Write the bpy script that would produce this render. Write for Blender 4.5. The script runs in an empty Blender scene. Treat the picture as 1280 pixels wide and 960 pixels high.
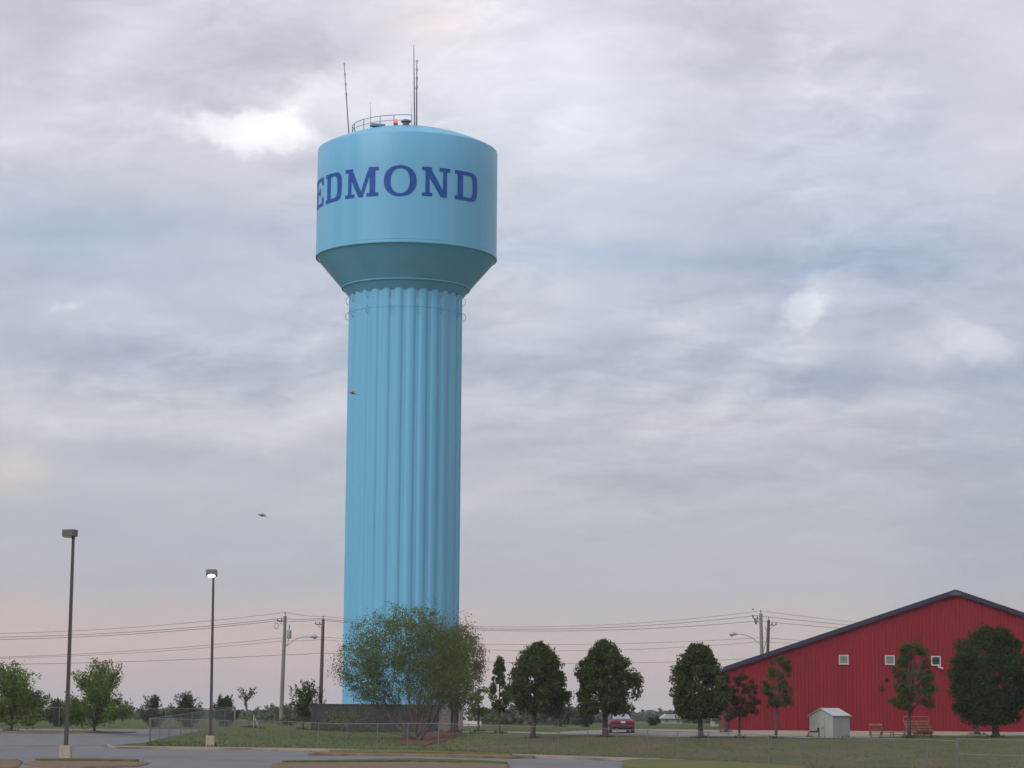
import bpy, math, random
import numpy as np
from mathutils import Vector, Matrix

S = bpy.context.scene
COL = S.collection
R = math.radians
rng = np.random.default_rng(11)
random.seed(11)

# ------------------------------------------------------------------ camera
F = 3000.0                      # focal length in pixels of the 1280 px wide frame
HC = 2.0                        # eye height above the car park
PITCH, ROLL = math.atan(417 / F), 0.0075
cam = bpy.data.cameras.new('camera')
cam.sensor_width = 36.0
cam.lens = F / 1280 * 36
cam.clip_start, cam.clip_end = 0.5, 30000
camo = bpy.data.objects.new('camera', cam)
COL.objects.link(camo)
CR = (Matrix.Rotation(R(90) + PITCH, 4, 'X') @ Matrix.Rotation(ROLL, 4, 'Z'))
camo.matrix_world = Matrix.Translation((0, 0, HC)) @ CR
S.camera = camo
CR3 = CR.to_3x3()


def ray(px, py):
    return CR3 @ Vector(((px - 640) / F, -(py - 480) / F, -1))


def P(px, py, Y):
    d = ray(px, py)
    return Vector((0, 0, HC)) + d * (Y / d.y)


# ------------------------------------------------------------------ world and sun
S.view_settings.view_transform = 'Standard'
S.view_settings.look = 'None'
S.view_settings.exposure = 0.0
S.view_settings.gamma = 1.0
S.view_settings.use_curve_mapping = False
SUN_EL, SUN_ROT = R(36), R(220)
W = bpy.data.worlds.new('World')
S.world = W
W.use_nodes = True
W.cycles.sampling_method = 'MANUAL'
W.cycles.sample_map_resolution = 512
NT = W.node_tree
NT.nodes.clear()


def build_sky():
    N, L = NT.nodes, NT.links

    def math_n(op, a, b=None, c=None, clamp=False):
        n = N.new('ShaderNodeMath')
        n.operation = op
        n.use_clamp = clamp
        for i, v in enumerate((a, b, c)):
            if v is None:
                continue
            if isinstance(v, (int, float)):
                n.inputs[i].default_value = v
            else:
                L.new(v, n.inputs[i])
        return n.outputs[0]

    def vec_n(op, a, b=None, c=None):
        n = N.new('ShaderNodeVectorMath')
        n.operation = op
        for i, v in enumerate((a, b, c)):
            if v is None:
                continue
            if isinstance(v, (tuple, list)):
                n.inputs[i].default_value = v
            else:
                L.new(v, n.inputs[i])
        return n.outputs['Value'] if op in ('DOT_PRODUCT', 'LENGTH') else n.outputs[0]

    def scale_n(v, s):
        n = N.new('ShaderNodeVectorMath')
        n.operation = 'SCALE'
        if isinstance(v, (tuple, list)):
            n.inputs[0].default_value = v
        else:
            L.new(v, n.inputs[0])
        if isinstance(s, (int, float)):
            n.inputs['Scale'].default_value = s
        else:
            L.new(s, n.inputs['Scale'])
        return n.outputs[0]

    def noise(vec, scale, detail, rough, dist=0.0):
        n = N.new('ShaderNodeTexNoise')
        n.inputs['Scale'].default_value = scale
        n.inputs['Detail'].default_value = detail
        n.inputs['Roughness'].default_value = rough
        n.inputs['Distortion'].default_value = dist
        L.new(vec, n.inputs['Vector'])
        return n

    tc = N.new('ShaderNodeTexCoord')
    d = tc.outputs['Generated']
    sep = N.new('ShaderNodeSeparateXYZ')
    L.new(d, sep.inputs[0])
    az = math_n('ARCTAN2', sep.outputs[0], sep.outputs[1])
    el = math_n('ARCSINE', sep.outputs[2])
    cmb = N.new('ShaderNodeCombineXYZ')
    L.new(math_n('MULTIPLY', az, 30.0), cmb.inputs[0])
    L.new(math_n('MULTIPLY', el, 30.0), cmb.inputs[1])
    p = cmb.outputs[0]
    d3 = vec_n('MULTIPLY', d, (30.0, 30.0, 42.0))
    d3b = vec_n('MULTIPLY', d, (30.0, 30.0, 80.0))
    # ragged cloud edges: warp the coordinates with turbulence
    w1 = noise(d3, 0.55, 2, 0.55)
    w2 = noise(d3, 2.4, 4, 0.62)
    o1 = vec_n('MULTIPLY', vec_n('SUBTRACT', w1.outputs['Color'], (.5, .5, .5)), (1.3, .8, 0))
    o2 = vec_n('MULTIPLY', vec_n('SUBTRACT', w2.outputs['Color'], (.5, .5, .5)), (.55, .42, 0))
    pw = vec_n('ADD', vec_n('ADD', p, o1), o2)
    # cloud deck: base tone by elevation
    ramp = N.new('ShaderNodeValToRGB')
    tone = [(1500, (168, 170, 176)), (897, (186, 181, 188)), (860, (191, 180, 184)), (815, (204, 186, 182)), (775, (199, 188, 185)),
            (735, (188, 189, 195)), (650, (188, 191, 198)), (560, (194, 196, 205)), (490, (197, 200, 211)),
            (430, (195, 199, 213)), (330, (196, 202, 216)), (230, (210, 212, 223)), (100, (219, 219, 230)), (0, (217, 216, 227)),
            (-500, (206, 209, 219)), (-1500, (210, 213, 222))]

    def el_of(row):
        return PITCH + math.atan((480 - row) / F)
    e0, e1 = el_of(1500), el_of(-1500)
    cr = ramp.color_ramp
    for i, (row, c) in enumerate(tone):
        pos = (el_of(row) - e0) / (e1 - e0)
        s = cr.elements[0] if i == 0 else (cr.elements[1] if i == len(tone) - 1 else cr.elements.new(pos))
        s.position = pos
        s.color = (c[0] / 255, c[1] / 255, c[2] / 255, 1)
    # the last element may have been sorted; set every colour again in order
    for s, (row, c) in zip(cr.elements, tone):
        s.position = (el_of(row) - e0) / (e1 - e0)
        s.color = (c[0] / 255, c[1] / 255, c[2] / 255, 1)
    elw = math_n('ADD', el, math_n('MULTIPLY', math_n('SUBTRACT', w1.outputs['Fac'], .5), .02))
    mr = N.new('ShaderNodeMapRange')
    mr.inputs['From Min'].default_value = e0
    mr.inputs['From Max'].default_value = e1
    L.new(elw, mr.inputs['Value'])
    L.new(mr.outputs[0], ramp.inputs[0])
    acc = ramp.outputs[0]
    # masses of the deck: (px, row, half width, half height, colour shift, sharp, tilt)
    blobs = [
        (306, 153, 50, 12, (36, 35, 29), 1, 0), (368, 120, 46, 18, (20, 19, 15), 0, -20), (300, 145, 80, 28, (6, 6, 5), 0, 0),
        (550, 22, 62, 30, (17, 8, 2), 0, 0), (470, 95, 120, 50, (14, 12, 9), 0, 0), (690, 120, 130, 110, (11, 14, 16), 0, 0),
        (150, 55, 60, 26, (12, 12, 10), 0, -15), (88, 388, 9, 6, (22, 21, 18), 0, -20), (58, 386, 8, 5, (15, 13, 10), 0, 0),
        (1003, 392, 20, 11, (28, 27, 21), 1, -15), (1030, 366, 18, 22, (22, 20, 15), 0, -20), (990, 430, 30, 20, (16, 14, 10), 0, 0),
        (1212, 422, 28, 16, (25, 23, 17), 1, 20), (1140, 440, 22, 20, (18, 16, 12), 0, 0), (395, 440, 32, 18, (20, 19, 15), 0, -25),
        (840, 425, 55, 22, (18, 17, 13), 0, -30), (920, 478, 50, 13, (20, 18, 13), 0, -20), (1180, 490, 60, 15, (14, 12, 8), 0, 0),
        (18, 582, 34, 20, (24, 14, 2), 0, -20), (1250, 150, 40, 100, (12, 8, 4), 0, 10), (640, 370, 70, 30, (14, 13, 9), 0, 0),
        (590, 625, 120, 16, (9, 8, 6), 0, -5), (120, 515, 180, 18, (12, 11, 7), 0, 6), (880, 510, 300, 18, (7, 6, 4), 0, 0),
        (400, 520, 110, 22, (12, 12, 8), 0, -6),
        (900, 326, 300, 17, (-13, -8, -1), 0, 3), (1110, 325, 110, 26, (-13, -9, -2), 0, -4), (1160, 255, 120, 60, (-15, -8, 0), 0, -20),
        (700, 322, 110, 16, (-10, -6, 0), 0, 2), (290, 462, 120, 26, (-17, -12, -4), 0, 3), (60, 300, 100, 45, (-15, -9, 1), 0, 0),
        (330, 58, 90, 45, (-16, -16, -12), 0, -25), (60, 40, 70, 45, (-13, -13, -8), 0, -40), (280, 110, 80, 22, (-9, -9, -7), 0, 0), (220, 285, 180, 24, (-14, -9, 1), 0, 0),
        (650, 455, 140, 22, (-19, -15, -5), 0, 2), (1000, 478, 60, 16, (-17, -14, -4), 0, 0), (1090, 475, 120, 18, (-15, -13, -3), 0, 2),
        (1240, 480, 80, 24, (-18, -15, -2), 0, 0), (960, 410, 60, 40, (-10, -8, -2), 0, 0), (100, 450, 110, 16, (-10, -8, -1), 0, 5), (180, 560, 120, 12, (-11, -9, -4), 0, 4),
        (1265, 640, 90, 140, (-16, -15, -4), 0, 0), (880, 90, 90, 45, (-12, -13, -10), 0, -35), (980, 220, 200, 70, (-6, -2, 3), 0, -20),
        (1000, 560, 180, 12, (-9, -8, -3), 0, 2), (820, 600, 200, 12, (-7, -6, -3), 0, 0), (330, 690, 300, 40, (-5, -2, 0), 0, 0), (120, 800, 420, 34, (7, 1, -1), 0, 0), (230, 345, 90, 12, (-9, -6, 1), 0, -8),
    ]
    for (bx, by, sx, sy, c, sharp, tilt) in blobs:
        r = ray(bx, by).normalized()
        a_, e_ = math.atan2(r.x, r.y) * 30, math.asin(r.z) * 30
        mpn = N.new('ShaderNodeMapping')
        mpn.vector_type = 'TEXTURE'
        mpn.inputs['Location'].default_value = (a_, e_, 0)
        mpn.inputs['Rotation'].default_value = (0, 0, R(-tilt))
        mpn.inputs['Scale'].default_value = (sx / 70, sy / 70, 1)
        L.new(pw, mpn.inputs['Vector'])
        q = mpn.outputs[0]
        if c[0] < 0:      # grey blue undersides, not violet
            av = sum(c) / 3
            cr_, cb_ = 1.15 * (av + .58 * (c[0] - av)), 1.15 * (av + .58 * (c[2] - av))
            c = (cr_, (cr_ + cb_) / 2 - .5, cb_)
        dd = vec_n('DOT_PRODUCT', q, q)
        if sharp:
            dd = math_n('POWER', math_n('MULTIPLY', dd, .55), 3.0)
        g = math_n('POWER', 1 / math.e, dd)
        acc = vec_n('ADD', acc, scale_n((c[0] / 255, c[1] / 255, c[2] / 255), g))
    # wisps and billows: turbulence, and relief lit from above
    fade = N.new('ShaderNodeMapRange')
    fade.interpolation_type = 'SMOOTHSTEP'
    fade.inputs['From Min'].default_value = el_of(790)
    fade.inputs['From Max'].default_value = el_of(430)
    fade.inputs['To Min'].default_value = .06
    L.new(el, fade.inputs['Value'])
    zc_ = math_n('ADD', math_n('MAXIMUM', sep.outputs[2], 0.0), .22)
    deck = vec_n('MULTIPLY', d, (1, 1, 0))
    deck = scale_n(deck, math_n('DIVIDE', 13.0, zc_))
    wq = noise(deck, .8, 3, .5)
    deck = vec_n('ADD', deck, vec_n('MULTIPLY', vec_n('SUBTRACT', wq.outputs['Color'], (.5, .5, .5)), (1.5, 1.2, 1.2)))

    def relief(vec, off, scale, det, rough):
        a = noise(vec, scale, det, rough).outputs['Fac']
        b = noise(vec_n('ADD', vec, off), scale, det, rough).outputs['Fac']
        return a, math_n('SUBTRACT', a, b)
    na, ra = relief(deck, (-.16, -.36, 0), .50, 7, .54)
    nb, rb = relief(deck, (-.06, -.13, .0), 1.5, 5, .6)
    n3 = noise(deck, .30, 2, .5, .3)
    msk = N.new('ShaderNodeMapRange')
    msk.inputs['From Min'].default_value = .36
    msk.inputs['From Max'].default_value = .60
    msk.inputs['To Min'].default_value = .12
    L.new(noise(d3, .42, 1, .5).outputs['Fac'], msk.inputs['Value'])
    t = math_n('MULTIPLY', math_n('SUBTRACT', na, .5), .13)
    rel = math_n('ADD', math_n('MULTIPLY', ra, .24), math_n('MULTIPLY', rb, .12))
    t = math_n('ADD', t, math_n('MULTIPLY', rel, msk.outputs[0]))
    t = math_n('MULTIPLY', t, fade.outputs[0])
    acc = vec_n('ADD', acc, scale_n((1.0, .96, .88), t))
    t3 = math_n('MULTIPLY', math_n('MULTIPLY', math_n('SUBTRACT', n3.outputs['Fac'], .5), .12), fade.outputs[0])
    acc = vec_n('ADD', acc, scale_n((1.0, .94, .82), t3))
    acc = vec_n('MAXIMUM', acc, (0.02, 0.02, 0.02))
    gam = N.new('ShaderNodeGamma')
    gam.inputs['Gamma'].default_value = 2.2
    L.new(acc, gam.inputs['Color'])
    cloud = scale_n(gam.outputs[0], 10.0)
    sky = N.new('ShaderNodeTexSky')
    sky.sky_type = 'NISHITA'
    sky.sun_disc = False
    sky.sun_elevation, sky.sun_rotation = SUN_EL, SUN_ROT
    mix = N.new('ShaderNodeMix')
    mix.data_type = 'RGBA'
    mix.inputs['Factor'].default_value = .05
    L.new(cloud, mix.inputs['A'])
    L.new(sky.outputs[0], mix.inputs['B'])
    bg = N.new('ShaderNodeBackground')
    bg.inputs['Strength'].default_value = .1
    L.new(mix.outputs['Result'], bg.inputs['Color'])
    out = N.new('ShaderNodeOutputWorld')
    L.new(bg.outputs[0], out.inputs['Surface'])


build_sky()
sun = bpy.data.lights.new('sun', 'SUN')
sun.energy = 1.75
sun.angle = R(40)
sun.color = (1.0, .95, .90)
suno = bpy.data.objects.new('sun', sun)
COL.objects.link(suno)
sv = Vector((math.sin(SUN_ROT) * math.cos(SUN_EL), math.cos(SUN_ROT) * math.cos(SUN_EL), math.sin(SUN_EL)))
suno.rotation_euler = sv.to_track_quat('Z', 'Y').to_euler()
suno.location = (-40, -60, 80)

HAZE = .0002

# ------------------------------------------------------------------ materials


def mat(name, col, rough=.6, var=0.0, vscale=3.0, metal=0.0, spec=.5, col2=None, bump=0.0, bscale=20.0, stretch=(1, 1, 1), emit=None):
    m = bpy.data.materials.new(name)
    m.use_nodes = True
    nt = m.node_tree
    N, L = nt.nodes, nt.links
    b = N['Principled BSDF']
    b.inputs['Roughness'].default_value = rough
    b.inputs['Metallic'].default_value = metal
    b.inputs['Specular IOR Level'].default_value = spec
    b.inputs['Base Color'].default_value = (*col, 1)
    if emit:
        b.inputs['Emission Color'].default_value = (*emit[0], 1)
        b.inputs['Emission Strength'].default_value = emit[1]
    tc = N.new('ShaderNodeTexCoord')
    mp = N.new('ShaderNodeMapping')
    mp.inputs['Scale'].default_value = stretch
    L.new(tc.outputs['Object'], mp.inputs['Vector'])
    if var or col2:
        n = N.new('ShaderNodeTexNoise')
        n.inputs['Scale'].default_value = vscale
        n.inputs['Detail'].default_value = 6
        n.inputs['Roughness'].default_value = .6
        L.new(mp.outputs[0], n.inputs['Vector'])
        r = N.new('ShaderNodeValToRGB')
        c2 = col2 or tuple(min(1, c * (1 + var)) for c in col)
        c1 = col if col2 else tuple(c * (1 - var) for c in col)
        r.color_ramp.elements[0].position = .32
        r.color_ramp.elements[1].position = .68
        r.color_ramp.elements[0].color = (*c1, 1)
        r.color_ramp.elements[1].color = (*c2, 1)
        L.new(n.outputs['Fac'], r.inputs[0])
        L.new(r.outputs[0], b.inputs['Base Color'])
    if bump:
        n = N.new('ShaderNodeTexNoise')
        n.inputs['Scale'].default_value = bscale
        n.inputs['Detail'].default_value = 5
        L.new(mp.outputs[0], n.inputs['Vector'])
        bp = N.new('ShaderNodeBump')
        bp.inputs['Strength'].default_value = bump
        bp.inputs['Distance'].default_value = .05
        L.new(n.outputs['Fac'], bp.inputs['Height'])
        L.new(bp.outputs[0], b.inputs['Normal'])
    return m


def leafmat(name, cols, trans=.25):
    """Leaves: every leaf takes one of a few real leaf tones."""
    m = bpy.data.materials.new(name)
    m.use_nodes = True
    nt = m.node_tree
    N, L = nt.nodes, nt.links
    N.clear()
    g = N.new('ShaderNodeNewGeometry')
    r = N.new('ShaderNodeValToRGB')
    while len(r.color_ramp.elements) < len(cols):
        r.color_ramp.elements.new(.5)
    for i, c in enumerate(cols):
        r.color_ramp.elements[i].position = i / max(1, len(cols) - 1)
    for e, c in zip(r.color_ramp.elements, cols):
        e.color = (*c, 1)
    L.new(g.outputs['Random Per Island'], r.inputs[0])
    d = N.new('ShaderNodeBsdfDiffuse')
    t = N.new('ShaderNodeBsdfTranslucent')
    mx = N.new('ShaderNodeMixShader')
    mx.inputs[0].default_value = trans
    L.new(r.outputs[0], d.inputs[0])
    L.new(r.outputs[0], t.inputs[0])
    L.new(d.outputs[0], mx.inputs[1])
    L.new(t.outputs[0], mx.inputs[2])
    o = N.new('ShaderNodeOutputMaterial')
    L.new(mx.outputs[0], o.inputs[0])
    return m


def ground_mat(name, c_a, c_b, c_dry, s1, s2, dry_lo=.5, dry_hi=.7, bump=.4, rough=.95):
    m = bpy.data.materials.new(name)
    m.use_nodes = True
    nt = m.node_tree
    N, L = nt.nodes, nt.links
    b = N['Principled BSDF']
    b.inputs['Roughness'].default_value = rough
    b.inputs['Specular IOR Level'].default_value = .15
    tc = N.new('ShaderNodeTexCoord')

    def nz(s, det=6):
        n = N.new('ShaderNodeTexNoise')
        n.inputs['Scale'].default_value = s
        n.inputs['Detail'].default_value = det
        n.inputs['Roughness'].default_value = .65
        L.new(tc.outputs['Object'], n.inputs['Vector'])
        return n.outputs['Fac']

    def rmp(f, lo, hi):
        r = N.new('ShaderNodeMapRange')
        r.inputs['From Min'].default_value = lo
        r.inputs['From Max'].default_value = hi
        L.new(f, r.inputs['Value'])
        return r.outputs[0]

    def mx(f, a, bb):
        n = N.new('ShaderNodeMix')
        n.data_type = 'RGBA'
        L.new(f, n.inputs['Factor'])
        for k, v in (('A', a), ('B', bb)):
            if isinstance(v, tuple):
                n.inputs[k].default_value = (*v, 1)
            else:
                L.new(v, n.inputs[k])
        return n.outputs['Result']
    fine = nz(s1)
    c = mx(rmp(fine, .35, .65), c_a, c_b)
    c = mx(rmp(nz(s2), dry_lo, dry_hi), c, c_dry)
    L.new(c, b.inputs['Base Color'])
    bp = N.new('ShaderNodeBump')
    bp.inputs['Strength'].default_value = bump
    bp.inputs['Distance'].default_value = .12
    L.new(fine, bp.inputs['Height'])
    L.new(bp.outputs[0], b.inputs['Normal'])
    return m


M = dict(
    tower=mat('tower_paint', (.135, .42, .64), .40, spec=.35, col2=(.162, .457, .685), vscale=.55, stretch=(1, 1, .06), bump=.05, bscale=.5),
    tower_blue=mat('letter_paint', (.010, .070, .36), .5, spec=.2, var=.12, vscale=1.5),
    steel=mat('galvanised_steel', (.36, .38, .40), .5, var=.15, vscale=2, metal=.3),
    dark_steel=mat('antenna_steel', (.13, .13, .14), .5, var=.15, vscale=3),
    rail=mat('rail_paint', (.16, .29, .42), .45, var=.12, vscale=2),
    red_lamp=mat('beacon_glass', (.8, .05, .03), .3, emit=((1, .12, .08), 1.6)),
    wall_red=mat('red_cladding', (.215, .008, .020), .7, spec=.25, var=.14, vscale=.35, stretch=(1, 1, .3)),
    navy=mat('navy_trim', (.015, .017, .042), .5, var=.15, vscale=2),
    roofmetal=mat('roof_metal', (.10, .11, .16), .5, var=.15, vscale=.6),
    white=mat('white_trim', (.46, .46, .44), .5, var=.08, vscale=4),
    glass=mat('window_glass', (.17, .19, .18), .12, var=.2, vscale=2),
    glass_sky=mat('sky_painted_glass', (.30, .33, .36), .08, var=.1, vscale=2),  # reflected sky painted into the base colour of the rear window
    glass_dark=mat('dark_glass', (.02, .022, .02), .12, var=.2, vscale=2),
    shed_grey=mat('shed_metal', (.36, .38, .38), .5, var=.12, vscale=1.2, stretch=(1, 1, .3)),
    shed_cream=mat('shed_cream', (.33, .332, .305), .6, var=.12, vscale=1.2),
    shed_roof=mat('shed_roof', (.40, .42, .43), .45, var=.12, vscale=1.5),
    timber=mat('bench_timber', (.25, .145, .09), .75, var=.3, vscale=4),
    ridge=mat('ridge_flashing', (.09, .085, .10), .5, var=.1, vscale=2),
    rust=mat('rusty_steel', (.17, .07, .05), .75, var=.3, vscale=5),
    pole_brown=mat('brown_pole_timber', (.10, .065, .05), .85, var=.25, vscale=2, stretch=(1, 1, .2)),
    pole_grey=mat('grey_pole_timber', (.20, .185, .17), .85, var=.22, vscale=2, stretch=(1, 1, .2)),
    lamp_brown=mat('bronze_paint', (.055, .048, .048), .4, var=.15, vscale=2),
    lamp_head=mat('lamp_housing', (.10, .10, .10), .4, var=.12, vscale=2),
    lens_on=mat('lit_lens', (.9, .9, .85), .3, emit=((1, 1, .90), 2.2)),
    lens_off=mat('unlit_lens', (.3, .3, .3), .2, var=.1),
    concrete=mat('concrete', (.40, .33, .25), .9, var=.18, vscale=3),
    slab=mat('pale_concrete', (.55, .53, .50), .85, var=.12, vscale=1.5),
    wire=mat('cable', (.06, .06, .065), .6, var=.1),
    fence=mat('fence_steel', (.15, .16, .165), .5, var=.12, vscale=3, metal=.2),
    block=mat('dark_block_wall', (.046, .043, .050), .9, var=.25, vscale=2.5),
    block_pale=mat('pale_pilaster', (.17, .145, .135), .9, var=.2, vscale=2.5),
    bark=mat('bark', (.075, .058, .045), .95, var=.3, vscale=6, bump=.4, bscale=14),
    bark_grey=mat('grey_bark', (.13, .112, .095), .95, var=.3, vscale=6),
    car_red=mat('car_paint', (.17, .014, .035), .2, var=.04, vscale=2),
    car_light=mat('tail_lamp', (.40, .012, .05), .2, var=.05),
    car_dark=mat('tyre_rubber', (.015, .015, .016), .8, var=.1),
    car_bump=mat('bumper_plastic', (.11, .07, .08), .5, var=.1),
    chrome=mat('rim_alloy', (.45, .45, .46), .35, metal=.6, var=.05),
    plate=mat('number_plate', (.75, .75, .75), .4, var=.04),
    bird=mat('bird_plumage', (.33, .33, .34), .8, var=.2, vscale=20),
    asphalt=ground_mat('asphalt', (.150, .152, .160), (.190, .191, .198), (.130, .130, .137), 1.2, .09, .5, .75, .15, .9),
    grass=ground_mat('grass', (.050, .078, .017), (.084, .110, .026), (.112, .106, .048), 1.6, .22, .48, .72, .2),
    grass_dry=ground_mat('dry_grass', (.058, .074, .026), (.088, .094, .038), (.125, .088, .058), 1.4, .30, .42, .66, .3),
    grass_lime=ground_mat('yellow_grass', (.10, .11, .03), (.13, .125, .045), (.15, .12, .06), 2.0, .3, .5, .8),
    dirt=ground_mat('tan_dirt', (.15, .105, .072), (.20, .15, .105), (.12, .09, .06), 2.5, .5, .5, .75),
    gravel=ground_mat('gravel', (.26, .21, .175), (.33, .27, .22), (.22, .18, .16), 3.0, .2, .5, .75),
    drive=ground_mat('driveway', (.23, .205, .20), (.28, .25, .245), (.22, .18, .16), 2.0, .2, .5, .75),
    mulch=ground_mat('red_mulch', (.105, .04, .028), (.14, .055, .04), (.08, .055, .035), 3.0, .6, .45, .7),
    curb=ground_mat('curb', (.24, .20, .16), (.30, .25, .20), (.19, .14, .10), 2.0, .6, .5, .75),
)
LEAF = dict(
    oak=leafmat('oak_leaves', [(.038, .060, .016), (.058, .086, .024), (.078, .108, .032), (.105, .130, .042)], .35),
    oak_dark=leafmat('dark_leaves', [(.027, .044, .014), (.043, .065, .020), (.064, .088, .028)], .35),
    elm=leafmat('elm_leaves', [(.105, .155, .036), (.14, .20, .05), (.175, .235, .07)], .4),
    bush=leafmat('bush_leaves', [(.036, .062, .026), (.054, .084, .034), (.074, .105, .044)], .35),
    mesquite=leafmat('feathery_leaves', [(.095, .138, .034), (.125, .172, .046), (.155, .195, .064), (.145, .148, .076)], .4),
    mesquite_grey=leafmat('grey_feathery_leaves', [(.12, .115, .060), (.15, .135, .075), (.11, .125, .048)], .4),
    pine=leafmat('pine_needles', [(.040, .066, .020), (.058, .090, .026), (.082, .110, .036)], .2),
    pine_rust=leafmat('rusty_needles', [(.045, .05, .02), (.085, .052, .03), (.065, .072, .028)], .2),
    brown=leafmat('brown_leaves', [(.085, .045, .030), (.11, .065, .04), (.07, .06, .03)], .3),
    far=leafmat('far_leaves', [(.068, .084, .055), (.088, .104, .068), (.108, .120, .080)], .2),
    grass=leafmat('grass_blades', [(.075, .095, .03), (.10, .115, .04), (.13, .125, .06)], .5),
)

# ------------------------------------------------------------------ helpers


def tag(o, label=None, cat=None, group=None, kind=None):
    if label:
        o['label'] = label
    if cat:
        o['category'] = cat
    if group:
        o['group'] = group
    if kind:
        o['kind'] = kind
    return o


def empty(name, loc, label, cat, group=None, rz=0.0):
    o = bpy.data.objects.new(name, None)
    o.empty_display_size = .3
    COL.objects.link(o)
    o.location = loc
    o.rotation_euler = (0, 0, rz)
    return tag(o, label, cat, group)


class MB:
    def __init__(self):
        self.v, self.f = [], []

    def add(self, vs, fs):
        n = len(self.v)
        self.v += [tuple(v) for v in vs]
        self.f += [tuple(i + n for i in f) for f in fs]
        return self

    def box(self, c, s, rz=0.0, taper=(1, 1), mtx=None):
        vs = []
        for k, (tx, ty) in ((-.5, (1, 1)), (.5, taper)):
            for i, j in ((-.5, -.5), (.5, -.5), (.5, .5), (-.5, .5)):
                p = Vector((i * s[0] * tx, j * s[1] * ty, k * s[2]))
                if rz:
                    p = Matrix.Rotation(rz, 3, 'Z') @ p
                if mtx is not None:
                    p = mtx @ p
                vs.append(p + Vector(c))
        return self.add(vs, [(3, 2, 1, 0), (4, 5, 6, 7), (0, 1, 5, 4), (1, 2, 6, 5), (2, 3, 7, 6), (3, 0, 4, 7)])

    def tube(self, pts, rad, n=6, cap=True):
        pts = [Vector(p) for p in pts]
        if isinstance(rad, (int, float)):
            rad = [rad] * len(pts)
        vs, fs = [], []
        for i, p in enumerate(pts):
            t = (pts[min(i + 1, len(pts) - 1)] - pts[max(i - 1, 0)]).normalized()
            a = t.cross(Vector((0, 0, 1)))
            if a.length < .05:
                a = t.cross(Vector((0, 1, 0)))
            a.normalize()
            b = t.cross(a)
            for k in range(n):
                w = 2 * math.pi * k / n
                vs.append(p + (a * math.cos(w) + b * math.sin(w)) * rad[i])
        for i in range(len(pts) - 1):
            for k in range(n):
                fs.append((i * n + k, i * n + (k + 1) % n, (i + 1) * n + (k + 1) % n, (i + 1) * n + k))
        if cap:
            fs.append(tuple(range(n - 1, -1, -1)))
            fs.append(tuple(range((len(pts) - 1) * n, len(pts) * n)))
        return self.add(vs, fs)

    def lathe(self, prof, n=48, c=(0, 0, 0)):
        vs, fs = [], []
        for (r, z) in prof:
            for k in range(n):
                w = 2 * math.pi * k / n
                vs.append((c[0] + r * math.cos(w), c[1] + r * math.sin(w), c[2] + z))
        for i in range(len(prof) - 1):
            for k in range(n):
                fs.append((i * n + k, i * n + (k + 1) % n, (i + 1) * n + (k + 1) % n, (i + 1) * n + k))
        fs.append(tuple(range(n - 1, -1, -1)))
        fs.append(tuple(range((len(prof) - 1) * n, len(prof) * n)))
        return self.add(vs, fs)

    def prism(self, outline, axis, lo, hi):
        """outline: list of 2D points in the plane across axis ('x': (y,z), 'y': (x,z), 'z': (x,y))."""
        n = len(outline)
        vs = []
        for h in (lo, hi):
            for a, b in outline:
                vs.append({'x': (h, a, b), 'y': (a, h, b), 'z': (a, b, h)}[axis])
        fs = [tuple(range(n - 1, -1, -1)), tuple(range(n, 2 * n))]
        for i in range(n):
            j = (i + 1) % n
            fs.append((i, j, n + j, n + i))
        return self.add(vs, fs)

    def build(self, name, m, parent=None, smooth=False, bevel=0.0, fix=True):
        me = bpy.data.meshes.new(name)
        me.from_pydata(self.v, [], self.f)
        if fix:
            import bmesh
            bm = bmesh.new()
            bm.from_mesh(me)
            bmesh.ops.recalc_face_normals(bm, faces=bm.faces[:])
            bm.to_mesh(me)
            bm.free()
        me.materials.append(m)
        if smooth:
            me.polygons.foreach_set('use_smooth', [True] * len(me.polygons))
            me.set_sharp_from_angle(angle=R(38))
        me.update()
        o = bpy.data.objects.new(name, me)
        COL.objects.link(o)
        if parent:
            o.parent = parent
        if bevel:
            md = o.modifiers.new('bevel', 'BEVEL')
            md.width, md.segments, md.limit_method = bevel, 2, 'ANGLE'
        return o


def quads_obj(name, V, m, parent=None):
    """V: (N,4,3) array of separate quads."""
    n = len(V)
    me = bpy.data.meshes.new(name)
    me.vertices.add(n * 4)
    me.vertices.foreach_set('co', np.ascontiguousarray(V, dtype=np.float32).reshape(-1))
    me.loops.add(n * 4)
    me.loops.foreach_set('vertex_index', np.arange(n * 4, dtype=np.int32))
    me.polygons.add(n)
    me.polygons.foreach_set('loop_start', np.arange(0, n * 4, 4, dtype=np.int32))
    me.polygons.foreach_set('loop_total', np.full(n, 4, dtype=np.int32))
    me.update(calc_edges=True)
    me.validate()
    me.materials.append(m)
    o = bpy.data.objects.new(name, me)
    COL.objects.link(o)
    if parent:
        o.parent = parent
    return o


def leaf_quads(C, size, aspect=.55, up=.3, axis=None):
    C = np.asarray(C, float)
    n = len(C)
    a = rng.normal(size=(n, 3))
    if axis is not None:
        a = a * .45 + np.asarray(axis)
    a /= np.linalg.norm(a, axis=1)[:, None]
    b = rng.normal(size=(n, 3))
    b[:, 2] *= 1 - up
    b -= (b * a).sum(1)[:, None] * a
    b /= np.linalg.norm(b, axis=1)[:, None]
    s = size * rng.uniform(.6, 1.35, n)[:, None]
    p0, p2 = C - a * s * .5, C + a * s * .5
    p1, p3 = C + b * s * aspect * .5, C - b * s * aspect * .5
    return np.stack([p0, p1, p2, p3], 1)


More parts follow.
